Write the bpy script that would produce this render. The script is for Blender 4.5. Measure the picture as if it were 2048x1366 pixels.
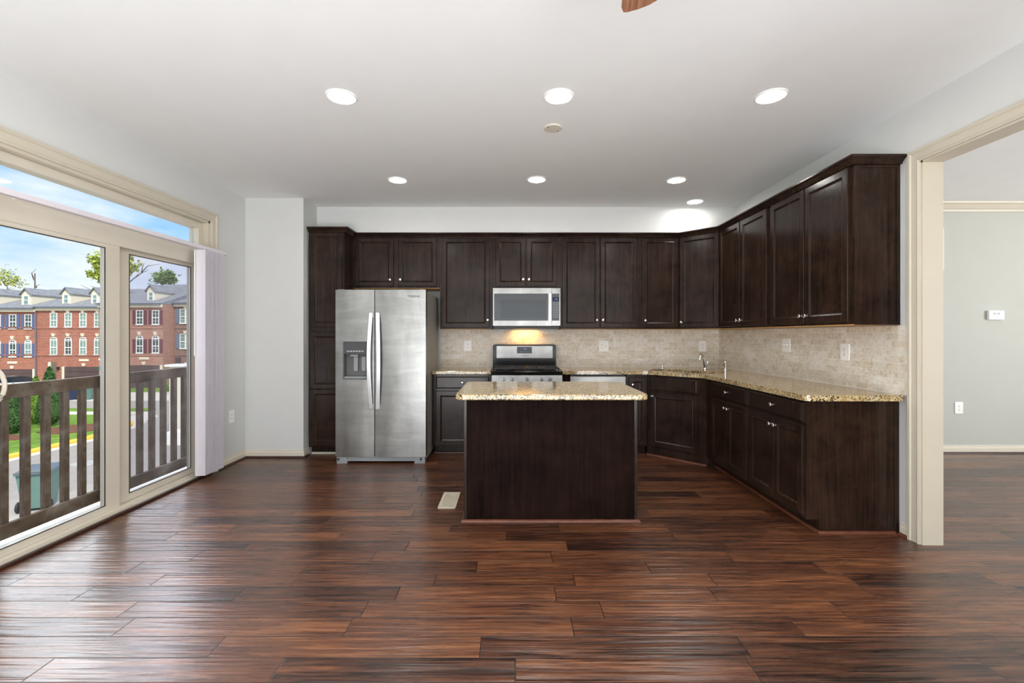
import bpy, bmesh, math, random
from mathutils import Vector, Matrix
from mathutils.geometry import tessellate_polygon

S = bpy.context.scene
for _o in list(bpy.data.objects):
    bpy.data.objects.remove(_o)
COL = S.collection
PI = math.pi
rnd = random.Random(7)

# ------------------------------------------------------------------ camera
# frame 2048 x 1366, focal length 910 px, level camera, principal point (1024, 671)
EYE, F, HX, HY = 1.30, 910.0, 1024.0, 671.0
cam = bpy.data.cameras.new('camera')
cam.sensor_width = 36.0
cam.lens = F / 2048.0 * 36.0
cam.shift_x = 0.0
cam.shift_y = (HY - 683.0) / 2048.0
cam.clip_start, cam.clip_end = 0.05, 400
camo = bpy.data.objects.new('camera', cam)
camo.location = (0, 0, EYE)
camo.rotation_euler = (PI / 2, 0, 0)
COL.objects.link(camo)
S.camera = camo

# ------------------------------------------------------------------ view, world, sun, daylight, added fill
S.view_settings.view_transform = 'Standard'
S.view_settings.look = 'None'
S.view_settings.gamma = 1.0
S.view_settings.use_curve_mapping = False
S.view_settings.exposure = 0.14
S.cycles.use_denoising = True
S.cycles.max_bounces = 10
S.cycles.diffuse_bounces = 6
S.cycles.transparent_max_bounces = 24
S.cycles.caustics_reflective = False
S.cycles.caustics_refractive = False
S.cycles.sample_clamp_indirect = 6.0

LAMP_EMIT = 80.0        # recessed lamp lens
REAR_W = 28.0          # added fill behind the camera, standing in for unseen window light
DINING_W = 205.0         # added fill brightening the dining room from its unseen side
DOOR_W = 4300.0           # daylight at the glass door
BOUNCE_W = 460.0        # added unseen uplight behind the camera that brightens the ceiling
SUN_E = 4.2
SKY_E = 1.15

def setup_world():
    w = bpy.data.worlds.new('sky')
    S.world = w
    w.use_nodes = True
    nt = w.node_tree
    N, L = nt.nodes, nt.links
    N.clear()
    out = N.new('ShaderNodeOutputWorld')
    bg = N.new('ShaderNodeBackground')
    bg.inputs['Strength'].default_value = SKY_E
    tc = N.new('ShaderNodeTexCoord')
    sep = N.new('ShaderNodeSeparateXYZ')
    L.new(tc.outputs['Generated'], sep.inputs[0])
    ramp = N.new('ShaderNodeValToRGB')
    e = ramp.color_ramp.elements
    e[0].position, e[0].color = 0.0, (0.78, 0.86, 1.0, 1)
    e[1].position, e[1].color = 0.42, (0.17, 0.42, 0.90, 1)
    m = ramp.color_ramp.elements.new(0.17)
    m.color = (0.32, 0.58, 1.0, 1)
    m = ramp.color_ramp.elements.new(0.75)
    m.color = (0.95, 0.97, 1.0, 1)
    L.new(sep.outputs['Z'], ramp.inputs[0])
    mp = N.new('ShaderNodeMapping')
    mp.inputs['Scale'].default_value = (3.0, 3.0, 9.0)
    L.new(tc.outputs['Generated'], mp.inputs[0])
    no = N.new('ShaderNodeTexNoise')
    no.inputs['Scale'].default_value = 1.6
    no.inputs['Detail'].default_value = 8
    no.inputs['Roughness'].default_value = 0.55
    L.new(mp.outputs[0], no.inputs['Vector'])
    # clouds thicken towards the horizon
    mr = N.new('ShaderNodeMapRange')
    mr.inputs[1].default_value, mr.inputs[2].default_value = 0.05, 0.32
    mr.inputs[3].default_value, mr.inputs[4].default_value = 0.20, -0.10
    L.new(sep.outputs['Z'], mr.inputs[0])
    ad = N.new('ShaderNodeMath'); ad.operation = 'ADD'
    L.new(no.outputs['Fac'], ad.inputs[0]); L.new(mr.outputs[0], ad.inputs[1])
    cr = N.new('ShaderNodeValToRGB')
    cr.color_ramp.elements[0].position = 0.50
    cr.color_ramp.elements[1].position = 0.80
    L.new(ad.outputs[0], cr.inputs[0])
    mx = N.new('ShaderNodeMixRGB')
    L.new(cr.outputs[0], mx.inputs[0])
    L.new(ramp.outputs[0], mx.inputs[1])
    mx.inputs[2].default_value = (0.90, 0.92, 0.98, 1)
    L.new(mx.outputs[0], bg.inputs[0])
    L.new(bg.outputs[0], out.inputs[0])

setup_world()

def sun_light():
    l = bpy.data.lights.new('sun', 'SUN')
    l.energy = SUN_E
    l.angle = math.radians(12)
    l.color = (1.0, 0.96, 0.9)
    o = bpy.data.objects.new('sun', l)
    o.rotation_euler = Vector((-0.45, 0.60, -0.66)).to_track_quat('-Z', 'Y').to_euler()
    o.location = (10, -10, 30)
    COL.objects.link(o)

sun_light()

def area_light(name, loc, direction, sx, sy, watts, color=(1, 1, 1)):
    l = bpy.data.lights.new(name, 'AREA')
    l.shape = 'RECTANGLE'
    l.size, l.size_y = sx, sy
    l.energy = watts
    l.color = color
    o = bpy.data.objects.new(name, l)
    o.location = loc
    o.rotation_euler = Vector(direction).to_track_quat('-Z', 'Y').to_euler()
    COL.objects.link(o)
    return o

# added fill lights: unseen windows, ceiling bounce, sky through the glass door
area_light('rear_fill', (-0.2, -3.93, 1.45), (0, 1, 0.04), 4.2, 2.0, REAR_W, (0.97, 0.985, 1.0))
area_light('ceiling_bounce_fill', (0.30, -1.7, 0.25), (0.11, 0.29, 1), 4.8, 3.2, BOUNCE_W, (0.955, 0.985, 1.0))
area_light('door_daylight', (-12.0, 11.0, 7.0), (1, -0.85, -0.55), 17.0, 8.0, DOOR_W, (0.95, 0.98, 1.0))
area_light('dining_fill', (7.88, 1.6, 1.45), (-1, 0, 0.3), 3.0, 1.9, DINING_W, (1.0, 0.99, 0.97))

# ------------------------------------------------------------------ materials
MATS = {}

class NT:
    """small helper around a material's node tree"""
    def __init__(self, name):
        self.m = bpy.data.materials.new(name)
        self.m.use_nodes = True
        self.nt = self.m.node_tree
        self.N, self.L = self.nt.nodes, self.nt.links
        self.N.clear()
        self.out = self.N.new('ShaderNodeOutputMaterial')
        self.b = self.N.new('ShaderNodeBsdfPrincipled')
        self.L.new(self.b.outputs[0], self.out.inputs[0])
    def n(self, t, **kw):
        nd = self.N.new('ShaderNode' + t)
        for k, v in kw.items():
            setattr(nd, k, v)
        return nd
    def link(self, a, b):
        self.L.new(a, b)
    def put(self, s, v):
        if v is None:
            return
        if isinstance(v, bpy.types.NodeSocket):
            self.L.new(v, s)
        else:
            s.default_value = v
    def math(self, op, a, b=None, c=None):
        nd = self.n('Math', operation=op)
        self.put(nd.inputs[0], a)
        if b is not None: self.put(nd.inputs[1], b)
        if c is not None: self.put(nd.inputs[2], c)
        return nd.outputs[0]
    def comb(self, x, y, z=0.0):
        nd = self.n('CombineXYZ')
        for i, v in enumerate((x, y, z)):
            self.put(nd.inputs[i], v)
        return nd.outputs[0]
    def obj(self):
        return self.n('TexCoord').outputs['Object']
    def sep(self, v):
        nd = self.n('SeparateXYZ')
        self.link(v, nd.inputs[0])
        return nd.outputs
    def mapping(self, v, scale=(1, 1, 1), loc=(0, 0, 0)):
        nd = self.n('Mapping')
        nd.inputs['Scale'].default_value = scale
        nd.inputs['Location'].default_value = loc
        self.link(v, nd.inputs[0])
        return nd.outputs[0]
    def noise(self, v, scale, detail=4, rough=0.5, dist=0.0):
        nd = self.n('TexNoise')
        if v is not None: self.link(v, nd.inputs['Vector'])
        nd.inputs['Scale'].default_value = scale
        nd.inputs['Detail'].default_value = detail
        nd.inputs['Roughness'].default_value = rough
        nd.inputs['Distortion'].default_value = dist
        return nd.outputs['Fac']
    def ramp(self, f, stops, interp='LINEAR'):
        nd = self.n('ValToRGB')
        cr = nd.color_ramp
        cr.interpolation = interp
        while len(cr.elements) < len(stops):
            cr.elements.new(0.5)
        for el, (p, c) in zip(cr.elements, stops):
            el.position = p
            el.color = (*c, 1) if len(c) == 3 else c
        self.put(nd.inputs[0], f)
        return nd.outputs[0]
    def mix(self, f, a, b, mode='MIX'):
        nd = self.n('MixRGB', blend_type=mode)
        self.put(nd.inputs[0], f)
        for i, v in ((1, a), (2, b)):
            self.put(nd.inputs[i], (*v, 1) if isinstance(v, tuple) and len(v) == 3 else v)
        return nd.outputs[0]
    def bump(self, h, strength=0.3, dist=0.01):
        nd = self.n('Bump')
        nd.inputs['Strength'].default_value = strength
        nd.inputs['Distance'].default_value = dist
        self.link(h, nd.inputs['Height'])
        self.link(nd.outputs[0], self.b.inputs['Normal'])
    def set(self, color=None, rough=None, metal=None, spec=None, coat=None, coat_r=None):
        b = self.b.inputs
        if color is not None:
            self.put(b['Base Color'], (*color, 1) if isinstance(color, tuple) and len(color) == 3 else color)
        if rough is not None: self.put(b['Roughness'], rough)
        if metal is not None: self.put(b['Metallic'], metal)
        if spec is not None: self.put(b['Specular IOR Level'], spec)
        if coat is not None: self.put(b['Coat Weight'], coat)
        if coat_r is not None: self.put(b['Coat Roughness'], coat_r)

def srgb(r, g, b):
    f = lambda c: (c / 255 / 12.92) if c / 255 <= 0.04045 else ((c / 255 + 0.055) / 1.055) ** 2.4
    return (f(r), f(g), f(b))

def plain(name, color, rough=0.5, metal=0.0, spec=0.5, var=0.06, scale=6.0, bump=0.0, bscale=200.0):
    """a base colour with gentle mottling of its own"""
    t = NT(name)
    o = t.obj()
    n = t.noise(o, scale, 4)
    lo = tuple(max(0, c * (1 - var)) for c in color)
    hi = tuple(min(1, c * (1 + var)) for c in color)
    t.set(t.ramp(n, [(0.3, lo), (0.7, hi)]), rough, metal, spec)
    if bump:
        t.bump(t.noise(o, bscale, 3), bump, 0.002)
    MATS[name] = t.m
    return t.m

def emit(name, color, strength):
    t = NT(name)
    t.set((0.02, 0.02, 0.02), 0.4)
    t.b.inputs['Emission Color'].default_value = (*color, 1)
    t.b.inputs['Emission Strength'].default_value = strength
    MATS[name] = t.m
    return t.m

def make_materials():
    plain('wall_paint', srgb(217, 218, 216), 0.75, spec=0.25, var=0.01, bump=0.05, bscale=400)
    plain('ceiling_paint', srgb(240, 241, 241), 0.9, spec=0.1, var=0.01)
    plain('rear_dimmed', srgb(150, 146, 138), 0.8, spec=0.2, var=0.01)  # unseen rear wall, toned darker to cut reflections on the cabinets
    plain('dining_paint', srgb(193, 196, 189), 0.7, spec=0.25, var=0.01)
    plain('trim_beige', srgb(206, 198, 180), 0.4, var=0.015)
    plain('trim_cream', srgb(222, 215, 198), 0.4, var=0.015)
    plain('frame_cream', srgb(214, 206, 190), 0.38, var=0.02)
    plain('frame_dark', srgb(70, 66, 60), 0.5)
    plain('white_plastic', srgb(250, 250, 248), 0.35, var=0.01)
    plain('slot_dark', (0.03, 0.03, 0.03), 0.5)
    plain('vane_white', srgb(228, 222, 228), 0.55, var=0.02)
    plain('raw_maple', srgb(205, 160, 95), 0.6, var=0.12, scale=12)
    plain('black_gloss', (0.008, 0.008, 0.009), 0.15, spec=0.25, var=0.0)
    plain('black_matte', (0.02, 0.02, 0.021), 0.5)
    plain('iron', (0.028, 0.028, 0.03), 0.55, bump=0.2)
    plain('dark_grey', (0.06, 0.062, 0.066), 0.35)
    plain('fridge_side', srgb(150, 148, 142), 0.5, var=0.03)
    plain('grey_plastic', srgb(150, 153, 155), 0.4)
    plain('dispenser_grey', srgb(98, 98, 96), 0.4)
    plain('panel_glass', srgb(74, 78, 84), 0.12, var=0.02)
    plain('oven_glass', srgb(62, 67, 70), 0.1, var=0.03)
    plain('nickel', (0.74, 0.71, 0.66), 0.22, 1.0, var=0.02)
    plain('chrome', (0.78, 0.79, 0.80), 0.08, 1.0, var=0.01)
    plain('handle_steel', (0.80, 0.80, 0.82), 0.34, 1.0, var=0.01)
    plain('vent_metal', srgb(226, 214, 190), 0.4, var=0.02)
    plain('shoe_wood', srgb(104, 58, 40), 0.35, var=0.25, scale=14)
    plain('dark_shoe', srgb(62, 38, 30), 0.35, var=0.2, scale=14)
    emit('lens_glow', (1.0, 0.965, 0.91), LAMP_EMIT)
    emit('display_blue', (0.12, 0.3, 1.0), 2.2)
    emit('bulb_warm', (1.0, 0.52, 0.13), 26.0)

    # stainless steel, brushed, with smudged sheen
    t = NT('stainless')
    o = t.obj()
    brushed = t.noise(t.mapping(o, (3, 3, 260)), 2.0, 3)
    blot = t.noise(t.mapping(o, (3.2, 3.2, 0.9)), 1.6, 5, 0.55, 0.6)
    smear = t.noise(t.mapping(o, (2.0, 2.0, 9.0)), 1.2, 5, 0.6, 0.8)
    c = t.ramp(t.math('ADD', t.math('MULTIPLY', blot, 0.6), t.math('MULTIPLY', smear, 0.4)),
               [(0.36, (0.23, 0.228, 0.218)), (0.52, (0.30, 0.298, 0.286)), (0.64, (0.37, 0.367, 0.352))])
    t.set(c, t.math('ADD', t.math('MULTIPLY', blot, 0.16), 0.26), 1.0)
    t.bump(brushed, 0.04, 0.002)
    MATS['stainless'] = t.m

    # espresso stained cabinet wood
    for nm, lo, hi, rg in (('espresso', (0.011, 0.006, 0.0043), (0.038, 0.0205, 0.0135), 0.20),
                           ('espresso_panel', (0.005, 0.0026, 0.0022), (0.018, 0.0085, 0.0062), 0.5)):
        t = NT(nm)
        o = t.obj()
        grain = t.noise(t.mapping(o, (55, 55, 2.4)), 1.0, 6, 0.6, 0.3)
        cloud = t.noise(o, 4.5, 5, 0.65, 0.4)
        f = t.math('ADD', t.math('MULTIPLY', grain, 0.45), t.math('MULTIPLY', cloud, 0.55))
        t.set(t.ramp(f, [(0.38, lo), (0.62, hi)]), rg, 0, 0.23 if nm == 'espresso' else 0.03)
        t.bump(grain, 0.05, 0.001)
        MATS[nm] = t.m

    # granite
    t = NT('granite')
    o = t.obj()
    n1 = t.noise(o, 46, 6, 0.7, 0.5)
    n2 = t.noise(t.mapping(o, loc=(3, 7, 1)), 95, 4, 0.65, 0.3)
    n3 = t.noise(t.mapping(o, loc=(9, 2, 5)), 110, 3, 0.6)
    n4 = t.noise(t.mapping(o, loc=(5, 5, 8)), 12, 3, 0.5)
    base = t.ramp(n1, [(0.32, srgb(150, 120, 76)), (0.44, srgb(194, 166, 112)), (0.53, srgb(210, 190, 146)), (0.68, srgb(230, 220, 196))])
    base = t.mix(t.ramp(n3, [(0.55, (0, 0, 0)), (0.60, (1, 1, 1))]), base, srgb(140, 104, 64))
    dk = t.math('ADD', n2, t.math('MULTIPLY', t.math('SUBTRACT', n4, 0.5), 0.22))
    base = t.mix(t.ramp(dk, [(0.525, (0, 0, 0)), (0.575, (1, 1, 1))]), base, srgb(48, 41, 37))
    t.set(base, 0.09, 0, 0.5)
    MATS['granite'] = t.m

    # tumbled stone bricks, 2 x 4 inch running bond (local x along the wall, z up)
    t = NT('stone_tile')
    o = t.obj()
    s = t.sep(o)
    v = t.comb(s[0], s[2], 0.0)
    def brick(c1, c2, mo):
        b = t.n('TexBrick')
        b.offset, b.squash = 0.5, 1.0
        t.link(v, b.inputs['Vector'])
        b.inputs['Color1'].default_value = (*c1, 1)
        b.inputs['Color2'].default_value = (*c2, 1)
        b.inputs['Mortar'].default_value = (*mo, 1)
        b.inputs['Scale'].default_value = 1.0
        b.inputs['Mortar Size'].default_value = 0.0016
        b.inputs['Mortar Smooth'].default_value = 0.2
        b.inputs['Bias'].default_value = 0.0
        b.inputs['Brick Width'].default_value = 0.1035
        b.inputs['Row Height'].default_value = 0.0507
        return b
    b = brick(srgb(206, 191, 166), srgb(238, 236, 231), srgb(236, 233, 224))
    vein = t.noise(o, 26, 6, 0.65, 1.2)
    veinc = t.ramp(vein, [(0.34, srgb(180, 162, 134)), (0.45, srgb(218, 210, 193)), (0.60, srgb(240, 238, 233))])
    col = t.mix(0.52, b.outputs['Color'], veinc)
    pit = t.ramp(t.noise(o, 75, 4, 0.7), [(0.66, (0, 0, 0)), (0.74, (1, 1, 1))])
    col = t.mix(pit, col, srgb(160, 132, 104))
    col = t.mix(b.outputs['Fac'], col, srgb(238, 234, 226))
    t.set(col, 0.42, 0, 0.4)
    hh = t.math('SUBTRACT', t.math('MULTIPLY', vein, 0.25), b.outputs['Fac'])
    t.bump(hh, 0.35, 0.002)
    MATS['stone_tile'] = t.m

    # hand scraped plank floor, boards run along x
    t = NT('plank_floor')
    o = t.obj()
    x, y, z = t.sep(o)
    W = 0.1305
    yy = t.math('DIVIDE', t.math('SUBTRACT', y, 3.14 - 40 * W), W)
    row = t.math('FLOOR', yy)
    fy = t.math('MULTIPLY', t.math('FRACT', yy), W)
    def wn(*a):
        nd = t.n('TexWhiteNoise', noise_dimensions='2D')
        t.link(t.comb(a[0], a[1] if len(a) > 1 else 0.5), nd.inputs['Vector'])
        return nd.outputs['Value']
    r1 = wn(row, 1.5)
    r2 = wn(row, 7.5)
    Ln = t.math('ADD', t.math('MULTIPLY', r2, 0.55), 0.62)
    tt = t.math('DIVIDE', t.math('ADD', t.math('ADD', x, 40.0), t.math('MULTIPLY', r1, 3.0)), Ln)
    pid = t.math('FLOOR', tt)
    fx = t.math('MULTIPLY', t.math('FRACT', tt), Ln)
    ex = t.math('MINIMUM', fx, t.math('SUBTRACT', Ln, fx))
    ey = t.math('MINIMUM', fy, t.math('SUBTRACT', W, fy))
    ed = t.math('MINIMUM', ex, ey)
    seam = t.n('MapRange'); seam.interpolation_type = 'SMOOTHSTEP'
    t.link(ed, seam.inputs[0])
    seam.inputs[1].default_value, seam.inputs[2].default_value = 0.0004, 0.0035
    pr = wn(row, pid)
    off = t.math('MULTIPLY', pr, 37.0)
    gv = t.comb(t.math('MULTIPLY', x, 3.0), t.math('MULTIPLY', y, 44.0), off)
    grain = t.noise(gv, 1.0, 8, 0.62, 0.9)
    fv = t.comb(t.math('MULTIPLY', x, 6.0), t.math('MULTIPLY', y, 150.0), off)
    fine = t.noise(fv, 1.0, 3, 0.6)
    kv = t.comb(t.math('MULTIPLY', x, 1.3), t.math('MULTIPLY', y, 6.0), off)
    cloud = t.noise(kv, 1.0, 3, 0.5)
    f = t.math('ADD', t.math('MULTIPLY', grain, 0.62), t.math('MULTIPLY', cloud, 0.22))
    f = t.math('ADD', f, t.math('MULTIPLY', fine, 0.15))
    f = t.math('ADD', f, t.math('MULTIPLY', t.math('SUBTRACT', pr, 0.5), 0.14))
    col = t.ramp(f, [(0.36, srgb(36, 20, 15)), (0.45, srgb(72, 42, 29)), (0.54, srgb(101, 61, 40)), (0.66, srgb(140, 90, 58))])
    col = t.mix(seam.outputs[0], srgb(30, 17, 13), col)
    rg = t.math('ADD', t.math('MULTIPLY', fine, 0.14), 0.22)
    t.set(col, rg, 0, 0.95)
    rip = t.noise(t.comb(t.math('MULTIPLY', x, 1.6), t.math('MULTIPLY', y, 44.0), off), 1.0, 1.5, 0.5, 0.4)
    chat = t.noise(t.comb(t.math('MULTIPLY', x, 26.0), t.math('MULTIPLY', y, 30.0), off), 1.0, 3, 0.6)
    h = t.math('ADD', t.math('MULTIPLY', rip, 0.0042), t.math('MULTIPLY', fine, 0.0004))
    h = t.math('ADD', h, t.math('MULTIPLY', chat, 0.0006))
    h = t.math('ADD', h, t.math('MULTIPLY', seam.outputs[0], 0.0014))
    t.bump(h, 1.0, 1.0)
    MATS['plank_floor'] = t.m

    # clear and screened glass
    for nm, tint, refl, haze in (('glass_clear', (0.97, 0.98, 0.98), 0.05, 0.0),
                                 ('glass_screened', (0.87, 0.87, 0.89), 0.06, 0.06)):
        t = NT(nm)
        t.N.remove(t.b)
        tr = t.n('BsdfTransparent'); tr.inputs[0].default_value = (*tint, 1)
        gl = t.n('BsdfGlossy'); gl.inputs['Roughness'].default_value = 0.02
        df = t.n('BsdfDiffuse'); df.inputs[0].default_value = (0.7, 0.7, 0.72, 1)
        m0 = t.n('MixShader'); m0.inputs[0].default_value = haze
        t.link(tr.outputs[0], m0.inputs[1]); t.link(df.outputs[0], m0.inputs[2])
        m1 = t.n('MixShader')
        lw = t.n('LayerWeight'); lw.inputs[0].default_value = 0.12
        t.put(m1.inputs[0], t.math('ADD', t.math('MULTIPLY', lw.outputs['Fresnel'], 0.5), refl * 0.3))
        t.link(m0.outputs[0], m1.inputs[1]); t.link(gl.outputs[0], m1.inputs[2])
        t.link(m1.outputs[0], t.out.inputs[0])
        MATS[nm] = t.m

    # weathered railing timber: silver grey, brown streaks
    t = NT('weathered_wood')
    o = t.obj()
    g = t.noise(t.mapping(o, (40, 4, 4)), 1.0, 6, 0.6, 0.6)
    c = t.noise(o, 4.0, 4, 0.6)
    t.set(t.ramp(t.math('ADD', t.math('MULTIPLY', g, 0.5), t.math('MULTIPLY', c, 0.5)),
                 [(0.36, srgb(60, 46, 36)), (0.5, srgb(102, 86, 72)), (0.66, srgb(144, 134, 124))]), 0.8, 0, 0.2)
    t.bump(g, 0.3, 0.003)
    MATS['weathered_wood'] = t.m

    # fan blade wood
    t = NT('blade_wood')
    o = t.obj()
    g = t.noise(t.mapping(o, (55, 3, 5)), 1.0, 6, 0.6, 0.6)
    t.set(t.ramp(g, [(0.3, srgb(98, 62, 46)), (0.5, srgb(156, 108, 82)), (0.7, srgb(188, 144, 114))]), 0.45)
    MATS['blade_wood'] = t.m

    # exterior
    def brickmat(nm, c1, c2, mo):
        t = NT(nm)
        o = t.obj()
        s = t.sep(o)
        b = t.n('TexBrick')
        t.link(t.comb(t.math('ADD', s[0], s[1]), s[2]), b.inputs['Vector'])
        b.inputs['Color1'].default_value = (*c1, 1)
        b.inputs['Color2'].default_value = (*c2, 1)
        b.inputs['Mortar'].default_value = (*mo, 1)
        b.inputs['Scale'].default_value = 1.0
        b.inputs['Mortar Size'].default_value = 0.016
        b.inputs['Brick Width'].default_value = 0.34
        b.inputs['Row Height'].default_value = 0.115
        n = t.noise(o, 1.3, 5)
        t.set(t.mix(t.math('MULTIPLY', n, 0.35), b.outputs['Color'], tuple(c * 0.75 for c in c1)), 0.85, 0, 0.2)
        MATS[nm] = t.m
    brickmat('brick_red', srgb(170, 88, 66), srgb(132, 66, 52), srgb(196, 166, 146))
    brickmat('brick_orange', srgb(172, 94, 66), srgb(136, 72, 54), srgb(194, 166, 146))
    brickmat('brick_tan', srgb(172, 116, 92), srgb(150, 98, 80), srgb(190, 165, 148))
    brickmat('brick_brown', srgb(142, 108, 94), srgb(122, 92, 82), srgb(170, 150, 138))
    t = NT('shingles')
    o = t.obj()
    n = t.noise(t.mapping(o, (5, 1.5, 9)), 1.2, 5, 0.7)
    t.set(t.ramp(n, [(0.35, srgb(116, 118, 124)), (0.65, srgb(152, 154, 158))]), 0.9, 0, 0.2)
    MATS['shingles'] = t.m
    plain('siding_cream', srgb(226, 216, 190), 0.7, var=0.03)
    plain('stone_cream', srgb(220, 208, 184), 0.8, var=0.05)
    plain('window_white', srgb(236, 234, 226), 0.5, var=0.02)
    plain('pane_dark', srgb(58, 70, 68), 0.15, var=0.3, scale=1.3)
    plain('pane_pale', srgb(124, 148, 138), 0.2, var=0.2, scale=1.3)
    plain('shutter_blue', srgb(92, 96, 128), 0.6)
    plain('shutter_maroon', srgb(98, 44, 54), 0.6)
    plain('shutter_slate', srgb(104, 122, 142), 0.6)
    plain('garage_brown', srgb(84, 66, 62), 0.6, var=0.1)
    plain('recess_taupe', srgb(112, 98, 82), 0.7)
    plain('gutter_grey', srgb(108, 112, 124), 0.5)
    plain('asphalt', srgb(160, 154, 148), 0.95, spec=0.1, var=0.08, scale=2.5, bump=0.3, bscale=60)
    plain('concrete', srgb(205, 199, 188), 0.9, spec=0.1, var=0.05, scale=1.5)
    plain('deck_white', srgb(206, 203, 196), 0.6, var=0.04)
    plain('curb_yellow', srgb(232, 186, 74), 0.8, var=0.08)
    plain('grass', srgb(112, 142, 62), 0.95, spec=0.05, var=0.3, scale=3.0)
    plain('mulch', srgb(120, 84, 70), 0.95, spec=0.05, var=0.35, scale=9.0)
    plain('leaf_dark', srgb(58, 92, 36), 0.7, var=0.35, scale=3)
    plain('leaf_bright', srgb(112, 142, 44), 0.7, var=0.3, scale=2)
    plain('leaf_yellow', srgb(168, 178, 70), 0.7, var=0.3, scale=0.4)
    plain('leaf_green', srgb(112, 142, 72), 0.7, var=0.3, scale=0.4)
    plain('bark', srgb(112, 96, 84), 0.9, var=0.2)
    plain('bin_green', srgb(92, 122, 112), 0.5, var=0.06)
    plain('bin_blue', srgb(52, 62, 92), 0.5)
    plain('bin_lid', srgb(84, 92, 96), 0.3)
    plain('rubber', (0.02, 0.02, 0.02), 0.7)
    plain('car_white', srgb(226, 230, 234), 0.25, var=0.0)
    plain('car_black', srgb(36, 40, 46), 0.2, var=0.0)
    plain('car_glass', (0.02, 0.024, 0.03), 0.08, var=0.0)
    plain('sign_green', srgb(24, 140, 124), 0.5)
    plain('letter_white', srgb(240, 242, 240), 0.5, var=0.0)
    plain('letter_dark', srgb(52, 52, 54), 0.4, var=0.0)
    plain('letter_grey', srgb(196, 198, 200), 0.4, var=0.0)
    plain('iron_cover', srgb(176, 174, 170), 0.7, var=0.15)
    plain('column_cream', srgb(226, 216, 196), 0.7, var=0.03)

make_materials()

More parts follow.
